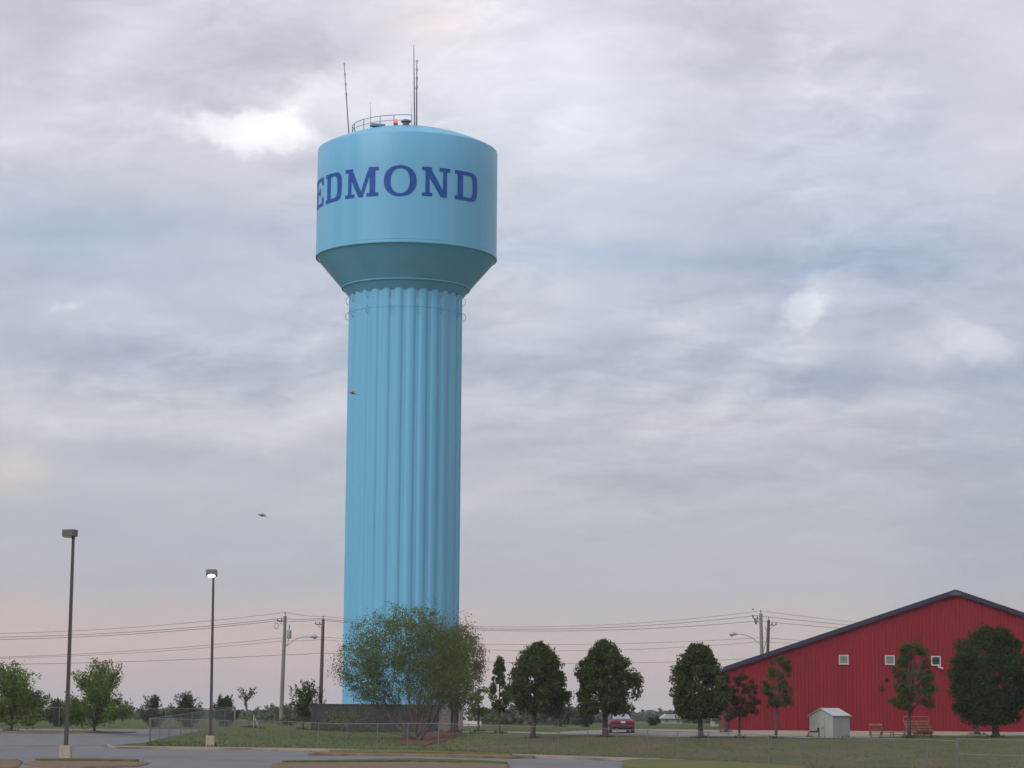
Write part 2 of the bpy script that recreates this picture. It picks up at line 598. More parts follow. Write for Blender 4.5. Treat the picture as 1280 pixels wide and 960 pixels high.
# ------------------------------------------------------------------ terrain
ZC = [  # (column of sight, [(distance, height)...]) - the lie of the land
    (-400, [(0, 0), (108, 0), (140, .32), (165, .79), (187, 1.0), (250, 1.15), (420, 1.2), (9000, 1.2)]),
    (120, [(0, 0), (108, 0), (140, .32), (165, .79), (187, 1.0), (250, 1.15), (420, 1.2), (9000, 1.2)]),
    (190, [(0, 0), (108, 0), (143, .20), (155, .27), (172, .66), (187, .98), (250, 1.15), (420, 1.2), (9000, 1.2)]),
    (300, [(0, 0), (108, 0), (134, .10), (150, .24), (187, 1.09), (250, 1.2), (420, 1.2), (9000, 1.2)]),
    (420, [(0, 0), (108, 0), (130, .06), (141, .11), (170, .50), (190, .84), (250, 1.22), (420, 1.2), (9000, 1.2)]),
    (540, [(0, 0), (108, 0), (128, .06), (138, .13), (170, .35), (190, .85), (250, 1.25), (420, 1.2), (9000, 1.2)]),
    (620, [(0, 0), (105, 0), (126, .03), (136, .10), (152, .70), (170, 1.0), (200, 1.12), (420, 1.2), (9000, 1.2)]),
    (800, [(0, 0), (100, 0), (120, -.12), (135, -.15), (150, .82), (160, 1.08), (200, 1.13), (420, 1.2), (9000, 1.2)]),
    (1000, [(0, 0), (95, -.1), (115, -.40), (130, -.44), (150, .80), (160, 1.02), (200, 1.13), (420, 1.2), (9000, 1.2)]),
    (1280, [(0, 0), (90, -.2), (110, -.55), (126, -.60), (150, .92), (160, 1.05), (200, 1.13), (420, 1.2), (9000, 1.2)]),
    (1700, [(0, 0), (90, -.2), (110, -.55), (126, -.60), (150, .92), (160, 1.05), (200, 1.13), (420, 1.2), (9000, 1.2)]),
]
_us = np.array([c[0] for c in ZC], float)


def Garr(x, y):
    x, y = np.asarray(x, float), np.asarray(y, float)
    yy = np.maximum(y, 1.0)
    u = np.clip(640 + x / yy * F, -399.9, 1699.9)
    d = np.clip(y, 0, 8999)
    cols = np.stack([np.interp(d, [p[0] for p in c[1]], [p[1] for p in c[1]]) for c in ZC], 0)
    i = np.clip(np.searchsorted(_us, u) - 1, 0, len(_us) - 2)
    t = (u - _us[i]) / (_us[i + 1] - _us[i])
    z = np.take_along_axis(cols, i[None], 0)[0] * (1 - t) + np.take_along_axis(cols, (i + 1)[None], 0)[0] * t
    w = np.clip((y - 60) / 60, 0, 1) * np.clip((3000 - y) / 2000, 0, 1)
    return z + w * .02 * (np.sin(x * .9 + y * .31) + np.sin(x * .37 - y * .53 + 1.3))


def G(x, y):
    return float(Garr(np.array([x]), np.array([y]))[0])


def at(px, d):
    """ground point in the column of sight px at distance d"""
    x = (px - 640) / F * d
    for _ in range(4):
        z = G(x, d)
        lo = P(px, 900 + (px - 640) * ROLL, d)
        x = lo.x + (z - lo.z) * 0.0
    return Vector((x, d, G(x, d)))


def hit(px, py):
    """where the line of sight through a pixel meets the ground"""
    Y = np.concatenate([np.arange(50, 260, .25), np.arange(260, 2500, 4.0)])
    d = ray(px, py)
    X = d.x / d.y * Y
    Z = HC + d.z / d.y * Y
    g = Garr(X, Y)
    k = np.argmax(Z <= g) if (Z <= g).any() else len(Y) - 1
    return Vector((X[k], Y[k], g[k]))


def build_ground():
    ang = np.concatenate([np.arange(-180, -16, 4.0), np.arange(-16, 16, .16), np.arange(16, 180.1, 4.0)])
    rad = np.concatenate([[1, 5, 15, 30, 45, 60, 75, 85], np.arange(90, 212, 1.25), [216, 224, 235, 250, 275, 310, 360, 430, 550, 750, 1100, 1500, 2000]])
    A, Rr = np.meshgrid(np.radians(ang), rad, indexing='ij')
    X, Y = np.sin(A) * Rr, np.cos(A) * Rr
    Z = Garr(X.ravel(), Y.ravel()).reshape(X.shape)
    na, nr = X.shape
    V = np.stack([X, Y, Z], -1).reshape(-1, 3)
    fs = []
    for i in range(na - 1):
        for j in range(nr - 1):
            a = i * nr + j
            fs.append((a, a + nr, a + nr + 1, a + 1))
    mb = MB()
    mb.v = [tuple(v) for v in V]
    mb.f = fs
    g = mb.build('ground', M['grass'], fix=False, smooth=True)
    tag(g, kind='structure')


build_ground()


def band(name, m, top, bot, off=.03, nd=14, step=6, kind='structure', rag=0.0, label=None):
    """a sheet lying on the ground between two traced edges, draped over the terrain"""
    tx, ty = zip(*top)
    bx, by = zip(*bot)
    x0, x1 = max(tx[0], bx[0]), min(tx[-1], bx[-1])
    us = np.linspace(x0, x1, max(3, int((x1 - x0) / step)))
    vs, fs = [], []
    for k, u in enumerate(us):
        a = hit(u, float(np.interp(u, tx, ty)) + (random.uniform(-rag, rag)))
        b = hit(u, float(np.interp(u, bx, by)) + (random.uniform(-rag, rag)))
        if b.y > a.y - .02:
            b = Vector((b.x, a.y - .02, b.z))
        for j in range(nd + 1):
            t = j / nd
            x, y = b.x + (a.x - b.x) * t, b.y + (a.y - b.y) * t
            vs.append((x, y, G(x, y) + off))
    for k in range(len(us) - 1):
        for j in range(nd):
            q = k * (nd + 1) + j
            fs.append((q, q + nd + 1, q + nd + 2, q + 1))
    mb = MB()
    mb.add(vs, fs)
    o = mb.build(name, m, fix=False, smooth=True)
    md = o.modifiers.new('thick', 'SOLIDIFY')
    md.thickness = off + .25
    md.offset = -1
    return tag(o, label, kind=kind)


# car park asphalt
band('car_park', M['asphalt'], [(-80, 911.3), (120, 911.6), (256, 912.2)],
     [(-80, 933), (135, 932.8), (180, 929), (215, 921), (256, 912.8)], .03, nd=40)
band('car_park', M['asphalt'], [(-80, 933.0), (135, 932.8), (145, 936.4), (300, 937.5), (440, 940.5), (560, 944), (640, 947), (770, 951.2), (985, 960.5)],
     [(-80, 990), (985, 990)], .032, nd=40)
# kerb line along the lawn, islands
band('kerb', M['curb'], [(134, 932.0), (142, 935.2), (300, 936.6), (440, 939.2), (560, 942.2), (640, 945.2), (770, 949.2), (985, 958)],
     [(134, 933.4), (142, 936.6), (300, 938.0), (440, 941.0), (560, 944.2), (640, 947.4), (770, 951.6), (985, 960.8)], .13, nd=3)
band('planting_island', M['dirt'], [(-60, 914.9), (60, 915.4), (170, 915.9)], [(-60, 917.0), (60, 917.6), (170, 916.6)], .10, nd=4, rag=.15)
band('planting_island', M['dirt'], [(-60, 951), (22, 951.6), (28, 953.2)], [(-60, 962), (22, 962), (28, 955)], .07, nd=6, rag=.2)
band('planting_island', M['dirt'], [(30, 955), (48, 952.2), (100, 951.6), (172, 953.2), (186, 955.4)], [(30, 957), (48, 960), (100, 962), (172, 960), (186, 956.2)], .07, nd=6, rag=.2)
band('island_grass', M['grass'], [(44, 952.2), (100, 951.2), (174, 953)], [(44, 953), (100, 953.2), (174, 954)], .13, nd=3, rag=.25)
band('planting_island', M['dirt'], [(385, 944.2), (420, 941.8), (540, 943.4), (640, 946.4), (668, 948)], [(385, 945.2), (420, 945.8), (540, 947), (640, 949.6), (668, 948.8)], .14, nd=4, rag=.15)
band('island_grass', M['grass_lime'], [(412, 942.2), (460, 941.6), (540, 943.4), (640, 946.4)], [(412, 943.6), (460, 945), (540, 945.2), (640, 947.2)], .20, nd=3, rag=.25)
band('planting_island', M['dirt'], [(340, 957), (352, 954.6), (420, 953.6), (510, 951.8), (600, 953.8), (636, 956.6)], [(340, 962), (352, 964), (420, 966), (510, 966), (600, 966), (636, 964)], .07, nd=6, rag=.2)
band('island_grass', M['grass'], [(352, 954.4), (420, 953.4), (510, 951.4), (600, 953.6), (634, 956.2)], [(352, 955.2), (420, 954.8), (510, 954.2), (600, 955.8), (634, 957.2)], .13, nd=3, rag=.25)
band('island_grass', M['grass_lime'], [(778, 955.5), (800, 953.4), (880, 955.2), (1010, 960.5)], [(778, 962), (800, 968), (880, 970), (1010, 972)], .19, nd=6, rag=.25)
# slope on the right: drier turf; drive and gravel yard behind it
band('dry_slope', M['grass_dry'], [(578, 936), (600, 928), (640, 921), (690, 919.4), (760, 921.2), (900, 922.6), (1060, 924), (1300, 921)],
     [(578, 936.6), (600, 940), (640, 944), (690, 946), (760, 948.4), (900, 954.5), (1060, 963), (1300, 975)], .02, nd=30)
band('driveway', M['drive'], [(700, 915.4), (760, 912.6), (800, 911.6), (912, 913.0)], [(700, 917.6), (760, 919.8), (800, 920.6), (912, 921.6)], .04, nd=14)
band('gravel_yard', M['gravel'], [(912, 913.2), (1300, 915.6)], [(912, 921.6), (1010, 922.4), (1060, 923), (1160, 920), (1300, 919.6)], .042, nd=14)
band('footpath', M['drive'], [(578, 914.8), (610, 914.2), (705, 916.4)], [(578, 915.6), (610, 915.4), (705, 917.6)], .04, nd=3)
band('mulch_bed', M['mulch'], [(496, 926), (506, 920), (540, 915), (568, 914.6), (576, 917)], [(496, 927), (506, 931), (530, 932.5), (560, 926), (576, 918)], .05, nd=8, rag=.5)

# ------------------------------------------------------------------ water tower
TD = 250.0


def build_tower():
    axis_mid = P(508, 322, TD)
    cx = axis_mid.x
    loc = Vector((cx, TD, G(cx, TD)))
    root = empty('water_tower', loc, 'tall sky blue water tower with fluted column and EDMOND on its tank', 'water tower')
    px = 1 / 12.03

    def zz(px_, row):
        return P(px_, row, TD).z - loc.z
    RT, RC = 9.56, 5.98
    z_rim = zz(508, 323.9)
    z_top = zz(509, 191)
    z_cone = zz(507, 370.6)
    rise = 2.42
    Rs = (RT * RT + rise * rise) / (2 * rise)
    # tank shell
    prof = [(RT - .02, z_rim + .35), (RT - .02, z_rim + .36)]
    prof = [(RT, z_rim + .30), (RT, z_rim + 2), (RT, z_rim + 5), (RT, z_rim + 8), (RT, z_top - .12), (RT - .05, z_top)]
    MB().lathe(prof, 160).build('tank', M['tower'], root, smooth=True)
    dome = [(RT - .06, z_top - .05)]
    for k in range(1, 24):
        r = (RT - .06) * (1 - k / 24)
        dome.append((r, z_top + math.sqrt(Rs * Rs - r * r) - (Rs - rise)))
    dome.append((.01, z_top + rise))
    MB().lathe(dome, 128).build('dome', M['tower'], root, smooth=True)
    # projecting lip at the foot of the tank, and the cone below
    MB().lathe([(RT - .1, z_rim + .28), (RT + .04, z_rim + .27), (RT + .05, z_rim + .02), (RT + .02, z_rim - .09), (RT - .1, z_rim - .1)], 160).build('lip', M['tower'], root)
    r_b, z_b = RC - .9, z_cone - .95
    slope = (RT - .1 - (RC + .12)) / (z_rim - .11 - z_cone)
    MB().lathe([(RT - .12, z_rim - .11), (RC + .12, z_cone), (RC + .12 - slope * 1.6, z_cone - 1.6)], 160).build('cone', M['tower'], root, smooth=True)
    zb = z_cone + .72
    rb = RC + .12 + slope * .72
    MB().tube([(math.cos(w) * (rb + .02), math.sin(w) * (rb + .02), zb) for w in np.linspace(0, 2 * math.pi, 97)], .07, 6, cap=False).build('ring_bead', M['tower'], root, smooth=True)
    # fluted column: 28 rounded flutes
    NF, per = 28, 22
    n = NF * per
    vs, fs = [], []
    zs = [-.3, .25, 8, 16, 24, 32, z_cone - 2.9, z_cone + 1.3]
    for z in zs:
        for k in range(n):
            ph = k / per
            t = abs((ph % 1) - .5) * 2           # 0 in the middle of a flute, 1 in the groove
            rr = RC - .20 * (1 - math.sqrt(1 - (min(1, t / .64) * .95) ** 2)) + .03 - (.03 if t > .68 else 0)
            w = 2 * math.pi * (k / n) + .03
            vs.append((rr * math.cos(w), rr * math.sin(w), z))
    for i in range(len(zs) - 1):
        for k in range(n):
            fs.append((i * n + k, i * n + (k + 1) % n, (i + 1) * n + (k + 1) % n, (i + 1) * n + k))
    mb = MB()
    mb.add(vs, fs)
    mb.build('column', M['tower'], root, smooth=True)
    # weld seam ring round the flutes
    sv_, sf = [], []
    for zi, dr in ((z_cone - 2.05, .0), (z_cone - 2.03, .03), (z_cone - 1.96, .03), (z_cone - 1.94, .0)):
        for k in range(n):
            t = abs(((k / per) % 1) - .5) * 2
            rr = RC - .20 * (1 - math.sqrt(1 - (min(1, t / .64) * .95) ** 2)) + .03 - (.03 if t > .68 else 0) + dr
            w = 2 * math.pi * (k / n) + .03
            sv_.append((rr * math.cos(w), rr * math.sin(w), zi))
    for i in range(3):
        for k in range(n):
            sf.append((i * n + k, i * n + (k + 1) % n, (i + 1) * n + (k + 1) % n, (i + 1) * n + k))
    mb = MB()
    mb.add(sv_, sf)
    mb.build('seam_band', M['tower'], root, smooth=True)
    # rigging loops in two rows
    for z in (z_cone - .55, z_cone - 2.2):
        for k in range(14):
            w = 2 * math.pi * (k + .02) / 14
            pts = []
            for q in range(9):
                a = math.pi * q / 8
                rr = RC + .0 + .36 * math.sin(a)
                pts.append((rr * math.cos(w), rr * math.sin(w), z + .42 * math.cos(a)))
            MB().tube(pts, .026, 5).build('rigging_loop', M['dark_steel'], root)
    # lettering
    build_letters(root, RT, zz)
    # dome furniture
    def dz(r):
        return z_top + math.sqrt(Rs * Rs - r * r) - (Rs - rise)
    RR = 5.95
    za = dz(RR)
    arc = np.radians(np.linspace(-173, -84, 30))  # from the back of the left limb round to the front
    for h, rd in ((1.12, .045), (.56, .035)):
        MB().tube([(RR * math.cos(a), RR * math.sin(a), za + h) for a in arc], rd, 5).build('guard_rail', M['rail'], root)
    for a in np.radians([-173, -160, -139, -117, -102, -84]):
        MB().tube([(RR * math.cos(a), RR * math.sin(a), za - .1), (RR * math.cos(a), RR * math.sin(a), za + 1.15)], .045, 5).build('rail_post', M['rail'], root)
    b0 = Vector((RR * math.cos(arc[0]), RR * math.sin(arc[0]), za))
    MB().tube([b0 + Vector((0, 0, 1.1)), b0 + Vector((.7, .6, .25))], .045, 5).tube([b0 + Vector((0, 0, .56)), b0 + Vector((.7, .6, -.05))], .04, 5).build('rail_brace', M['rail'], root)
    # beacon and vent
    fa = R(-97)
    bx, by, bz = 5.6 * math.cos(fa) - .35, 5.6 * math.sin(fa), dz(5.7)
    MB().lathe([(.20, -.1), (.20, .25), (.14, .3)], 14, (bx, by, bz)).build('beacon_base', M['dark_steel'], root)
    MB().lathe([(.17, .3), (.20, .38), (.20, .52), (.14, .64), (.03, .69)], 14, (bx, by, bz)).build('beacon_lens', M['red_lamp'], root, smooth=True)
    MB().lathe([(.35, -.2), (.35, .3), (.56, .32), (.5, .46), (.28, .58), (.02, .64)], 20, (.0, -5.3, dz(5.3))).build('roof_vent', M['dark_steel'], root, smooth=True)
    w = R(-150)
    MB().box((4.9 * math.cos(R(-128)), 4.9 * math.sin(R(-128)) - .4, dz(5.2) + .15), (1.5, .8, .25), rz=R(15)).build('hatch', M['rail'], root)
    # aerials
    return root, cx, dz, loc, Rs


def aerial(root, foot, top, r, dip, name='aerial'):
    """a mast with a stack of short dipoles"""
    t = empty(name, foot, None, None)
    t.parent = root
    return t


LET = {}


def build_letters(root, RT, zz):
    # letters drawn as strokes in a box one unit high; x runs to the right; each piece is a quad (4 corners)
    sl, th, st = .12, .225, .14         # serif height, thick stem, thin stem

    def rect(x0, y0, x1, y1):
        return [(x0, y0), (x1, y0), (x1, y1), (x0, y1)]

    def E(w):
        return [rect(0, 0, w, sl), rect(0, 1 - sl, w, 1), rect(.10, sl, .10 + th, 1 - sl), rect(.10 + th, .46, w * .62, .55),
                rect(w - .12, sl, w, .30), rect(w - .12, .72, w, 1 - sl), rect(w * .62, .37, w * .62 + .09, .64)]

    def ring(cx, cy, rx, ry, ix, iy, a0, a1, k=18, p=2.0):
        out = []

        def pt(a, rx_, ry_):
            c, s = math.cos(a), math.sin(a)
            return (cx + rx_ * math.copysign(abs(c) ** (2 / p), c), cy + ry_ * math.copysign(abs(s) ** (2 / p), s))
        for i in range(k):
            a, b = a0 + (a1 - a0) * i / k, a0 + (a1 - a0) * (i + 1) / k
            out.append([pt(a, ix, iy), pt(a, rx, ry), pt(b, rx, ry), pt(b, ix, iy)])
        return out

    def D(w):
        x = .52 * w
        return [rect(0, 0, x, sl), rect(0, 1 - sl, x, 1), rect(.11, sl, .11 + th, 1 - sl)] + ring(x, .5, w - x, .5, w - x - th, .5 - sl, -math.pi / 2, math.pi / 2, 18, 3.6)

    def O(w):
        return ring(w / 2, .5, w / 2, .53, w / 2 - th, .53 - .10, 0, 2 * math.pi, 36, 2.2)

    def N_(w):
        return [rect(0, 0, .36, sl), rect(.12, sl, .12 + st, 1 - sl), rect(0, 1 - sl, .34, 1), [(.10, 1 - sl), (.34, 1 - sl), (w - .12, 0), (w - .12 - .22, 0)],
                rect(w - .12 - st, .0, w - .12, 1 - sl), rect(w - .40, 1 - sl, w, 1)]

    def M_(w):
        return [rect(0, 0, .40, sl), rect(.13, sl, .13 + st, 1 - sl), rect(0, 1 - sl, .33, 1), [(.12, 1 - sl), (.35, 1 - sl), (w / 2 + .09, 0), (w / 2 - .09, 0)],
                [(w - .40, 1 - sl), (w - .25, 1 - sl), (w / 2 + .07, 0), (w / 2 - .05, 0)], rect(w - .12 - .20, sl, w - .12, 1 - sl), rect(w - .43, 0, w, sl), rect(w - .36, 1 - sl, w, 1)]
    H = 38.0 / 12.45
    zc = P(508, 244.0, TD - RT).z - root.location.z
    word = [(E, -83.5, -66.0), (D, -62.3, -45.0), (M_, -41.9, -18.0), (O, -14.6, 5.6), (N_, 8.9, 27.2), (D, 30.6, 49.0)]
    face = R(-90) + math.atan2(0 - root.location.x, root.location.y) * 1.0   # bearing of the tank side that faces the viewer
    mb = MB()
    for fn, a0, a1 in word:
        w = R(a1 - a0) * RT / H
        for k, quad in enumerate(fn(w)):
            off = .035 + .002 * (k % 9)
            nx, ny = 8, 3
            vs, fs = [], []
            for i in range(nx + 1):
                for j in range(ny + 1):
                    s, t = i / nx, j / ny
                    q = [Vector(c) for c in quad]
                    p = (q[0] * (1 - s) + q[1] * s) * (1 - t) + (q[3] * (1 - s) + q[2] * s) * t
                    ang = face + R(a0) + p.x * H / RT
                    vs.append(((RT + off) * math.cos(ang), (RT + off) * math.sin(ang), zc + p.y * H))
            for i in range(nx):
                for j in range(ny):
                    a = i * (ny + 1) + j
                    fs.append((a, a + ny + 1, a + ny + 2, a + 1))
            mb.add(vs, fs)
    mb.build('lettering', M['tower_blue'], root, fix=False)


tower, TCX, tower_dz, tower_loc, _ = build_tower()


def dome_z(x, y):
    r = min(9.3, math.hypot(x, y))
    return tower_dz(r)


def mast(px0, row0, px1, row1, r, dip=0, yoff=-5.9, rings=None):
    """an aerial standing on the dome, from its foot to its tip"""
    a = P(px0, row0, TD + yoff) - tower_loc
    b = P(px1, row1, TD + yoff) - tower_loc
    a.z = min(a.z, dome_z(a.x, a.y)) - .05
    mb = MB()
    mb.tube([a, a.lerp(b, .55), b], [r, r * .8, r * .45], 6)
    o = mb.build('aerial', M['dark_steel'], tower)
    if dip:
        for k in range(dip):
            d = MB()
            t = 1 - .02 - .13 * k
            p = a.lerp(b, t)
            d.tube([p + Vector((-.16, 0, .02)), p + Vector((.16, 0, .02))], .03, 5)
            d.tube([p + Vector((.09, 0, -.22)), p + Vector((.09, 0, .22))], .02, 5)
            d.build('dipole', M['steel'], o)
    return o


mast(437, 160, 430, 78, .075, 4, yoff=.5)
mast(518.2, 158, 517.3, 56, .075, 0)
mast(520.8, 158, 521.0, 75, .085, 4)
mast(463.5, 154, 463, 128, .03, 0)
mast(514.5, 150, 514.3, 130, .025, 0)
# tie between the two tall aerials
tp, tq = P(518, 111, TD - 5.9) - tower_loc, P(521, 111, TD - 5.9) - tower_loc
MB().tube([tp, tq], .03, 5).build('aerial_tie', M['dark_steel'], tower)
# concrete apron beside the foot of the tower
ap = at(584, 238)
mb = MB()
mb.box((0, 0, .22), (2.8, 1.2, .5))
ao = mb.build('concrete_pad', M['slab'], None, bevel=.03)
ao.location = ap
tag(ao, 'low pale concrete pad at the right foot of the blue water tower', 'concrete pad')

# ------------------------------------------------------------------ red hall
BD = 200.0


def build_hall():
    A, B = P(911, 912, BD), P(1197, 912, BD)
    base = G((A.x + B.x) / 2, BD)
    half = B.x - A.x
    loc = Vector((B.x, BD, base))
    root = empty('metal_hall', loc, 'red ribbed metal hall with navy roof edge and low pitched gable', 'building', rz=R(-4))
    z_e = P(911, 836, BD).z - base
    z_p = P(1197, 741.5, BD).z - base
    dep = 46.0
    # front: ribbed cladding, one mesh
    rib, n = .305, int(2 * half / .305)
    xs = []
    for k in range(n + 1):
        x = -half + k * rib
        for dx, dy in ((0, 0), (.15, 0), (.185, -.038), (.255, -.038), (.29, 0)):
            if x + dx < half:
                xs.append((x + dx, dy))
    vs, fs = [], []
    for x, dy in xs:
        t = z_e + (z_p - z_e) * (1 - abs(x) / half)
        vs += [(x, dy, -.6), (x, dy, t)]
    for k in range(len(xs) - 1):
        fs.append((2 * k, 2 * k + 2, 2 * k + 3, 2 * k + 1))
    mb = MB()
    mb.add(vs, fs)
    mb.build('gable_wall', M['wall_red'], root, fix=False)
    mb = MB()
    for s in (-1, 1):
        mb.box((s * (half - .1), dep / 2 + .05, (z_e - .6) / 2), (.2, dep, z_e + .6))
    mb.box((0, dep + .2, (z_e - .6) / 2), (2 * half, .2, z_e + .6))
    mb.build('side_wall', M['wall_red'], root)
    # roof sheets
    for s in (-1, 1):
        mb = MB()
        ol = [(s * (half + .35), z_e - .05), (0, z_p + .07), (0, z_p + .27), (s * (half + .35), z_e + .15)]
        mb.prism(ol, 'y', -.25, dep + .5)
        mb.build('roof', M['roofmetal'], root)
        mb = MB()
        ol = [(s * (half + .38), z_e - .22), (s * .01, z_p - .10), (s * .01, z_p + .30), (s * (half + .38), z_e + .17)]
        mb.prism(ol, 'y', -.34, -.252)
        mb.build('rake_trim', M['navy'], root)
    mb = MB()
    mb.prism([(-.45, z_p - .02), (0, z_p + .16), (.45, z_p - .02), (.38, z_p - .2), (-.38, z_p - .2)], 'y', -.40, -.345)
    mb.build('ridge_cap', M['ridge'], root)
    MB().box((-half - .05, -.1, (z_e - .3) / 2 - .1), (.16, .14, z_e + .1)).build('downpipe', M['navy'], root)
    # concrete plinth
    MB().box((0, -.02, -.38), (2 * half + .1, .14, .76)).build('plinth', M['concrete'], root)
    for wx, wy, gl in ((1055.3, 824.5, 'glass'), (1112.7, 825, 'glass'), (1170, 826, 'glass_dark')):
        c = Matrix.Rotation(R(4), 3, 'Z') @ (P(wx, wy, BD) - loc)
        w = .80
        mb = MB()
        for sx, sz, bw, bh in ((0, w / 2 - .05, w, .10), (0, -w / 2 + .05, w, .10), (-w / 2 + .05, 0, .10, w - .2), (w / 2 - .05, 0, .10, w - .2)):
            mb.box((c.x + sx, -.075, c.z + sz), (bw, .11, bh))
        f = mb.build('window', M['white'], root)
        MB().box((c.x, -.06, c.z), (w - .2, .05, w - .2)).build('pane', M[gl], f)
    c = Matrix.Rotation(R(4), 3, 'Z') @ (P(1175.5, 834.5, BD) - loc)
    mb = MB()
    mb.box((c.x, -.22, c.z), (.46, .28, .16), mtx=Matrix.Rotation(R(24), 3, 'Y'))
    mb.tube([(c.x - .1, 0, c.z + .1), (c.x - .06, -.2, c.z + .05)], .04, 6)
    mb.build('wall_light', M['white'], root, bevel=.02)


build_hall()

# ------------------------------------------------------------------ shed, bleachers, benches


def build_shed():
    g = at(1037, 153)
    r = empty('storage_shed', g, 'small grey metal shed with pitched roof in front of the red hall', 'shed', rz=R(45))
    # local: x along the ridge, y depth; gable at -x end
    s = 3000 / 153.0
    L_, Wd, he, hp = 1.75, 1.85, 1.40, 1.82
    mb = MB()
    mb.box((0, -Wd / 2 + .03, he / 2 - .15), (L_, .05, he + .3)).box((0, Wd / 2 - .03, he / 2 - .15), (L_, .05, he + .3))
    mb.build('side_wall', M['shed_grey'], r)
    mb = MB()
    for s_ in (-1, 1):
        x0 = s_ * (L_ / 2 - .003)
        mb.prism([(-Wd / 2 + .06, -.3), (Wd / 2 - .06, -.3), (Wd / 2 - .06, he), (0, hp - .02), (-Wd / 2 + .06, he)], 'x', min(x0, x0 - s_ * .05), max(x0, x0 - s_ * .05))
    mb.build('gable_wall', M['shed_cream'], r)
    for s_ in (-1, 1):
        mb = MB()
        mb.prism([(s_ * (Wd / 2 + .09), he - .05), (0, hp), (0, hp + .045), (s_ * (Wd / 2 + .09), he - .005)], 'x', -L_ / 2 - .08, L_ / 2 + .08)
        mb.build('roof', M['shed_roof'], r)
    d = MB().box((-L_ / 2 - .02, .12, .62), (.03, .75, 1.25)).build('door', M['shed_cream'], r)
    MB().box((-L_ / 2 - .045, -.16, .62), (.03, .05, .16)).build('handle', M['rust'], d)
    # small rack beside the gable end
    g = at(1017, 151.2)
    r = empty('low_rack', g, 'low rusty rack with a dark box on it beside the grey shed', 'rack')
    MB().box((0, 0, .40), (.72, .4, .05)).build('shelf', M['rust'], r)
    for x in (-.33, .33):
        for y in (-.16, .16):
            MB().box((x, y, .16), (.045, .045, .44)).build('leg', M['rust'], r)
    g2 = Vector((g.x + .28, g.y, g.z + .425))
    b = MB().box((0, 0, .12), (.13, .2, .24)).box((-.3, 0, .03), (.45, .16, .06)).build('tool_box', M['car_dark'], None, bevel=.01)
    b.location = g2
    tag(b, 'dark box lying on the low rusty rack beside the shed', 'box')


build_shed()


def build_seats():
    g = at(1148, 158)
    r = empty('bleacher', g, 'wooden bleacher of stacked plank rows against the red hall', 'bleacher')
    for k in range(5):
        MB().box((0, .42 * k - .8, .24 + .18 * k), (1.66, .26, .08)).build('plank', M['timber'], r)
        if k < 4:
            MB().box((0, .42 * k - .58, .18 + .18 * k), (1.62, .16, .04)).build('foot_plank', M['rust'], r)
    for x in (-.7, 0, .7):
        mb = MB()
        mb.tube([(x, -.9, -.05), (x, -.9, .22)], .025, 5).tube([(x, .9, -.05), (x, .9, .93)], .025, 5).tube([(x, -.9, .2), (x, .9, .93)], .025, 5).tube([(x, -.9, .0), (x, .9, .0)], .025, 5)
        mb.build('frame', M['dark_steel'], r)
    MB().tube([(-.8, .98, .9), (-.8, .98, 1.28), (.8, .98, 1.28), (.8, .98, .9)], .025, 5).build('back_rail', M['timber'], r)
    g = at(1095, 157)
    r = empty('park_bench', g, 'rusty bench with a single back plank left of the bleacher', 'bench')
    MB().box((0, .18, .72), (.86, .05, .12)).build('backrest', M['timber'], r)
    MB().box((0, -.05, .42), (.86, .34, .05)).build('seat', M['rust'], r)
    for x in (-.4, .4):
        MB().tube([(x, -.18, -.05), (x, -.18, .4), (x, .15, .4), (x, .2, .78)], .025, 5).tube([(x, .17, -.05), (x, .15, .4)], .025, 5).build('leg', M['rust'], r)
    for (u, d, w, lab) in ((1101, 154.5, 1.4, 'long low rusty bench in front of the bench with a back plank'),
                           (1154, 156, .0, ''),):
        if not w:
            continue
        g = at(u, d)
        r = empty('low_bench', g, lab, 'bench', 'low benches by the red hall')
        MB().box((0, 0, .34), (w, .25, .045)).build('seat', M['rust'], r)
        MB().box((0, -.08, .16), (w, .03, .05)).build('stretcher', M['rust'], r)
        for x in (-w * .45, 0, w * .45):
            MB().box((x, 0, .14), (.05, .2, .36)).build('leg', M['rust'], r)
    for u, d, w, lab in ((1130, 154.5, 1.5, 'long low rusty bench in front of the wooden bleacher'), (1155, 157, .95, 'short low bench right of the bleacher, behind the lawn edge')):
        g = at(u, d)
        r = empty('low_bench', g, lab, 'bench', 'low benches by the red hall')
        MB().box((0, 0, .34), (w, .25, .045)).build('seat', M['rust'], r)
        MB().box((0, -.08, .16), (w, .03, .05)).build('stretcher', M['rust'], r)
        for x in (-w * .45, 0, w * .45):
            MB().box((x, 0, .14), (.05, .2, .36)).build('leg', M['rust'], r)


build_seats()

# ------------------------------------------------------------------ dark block enclosure by the tower


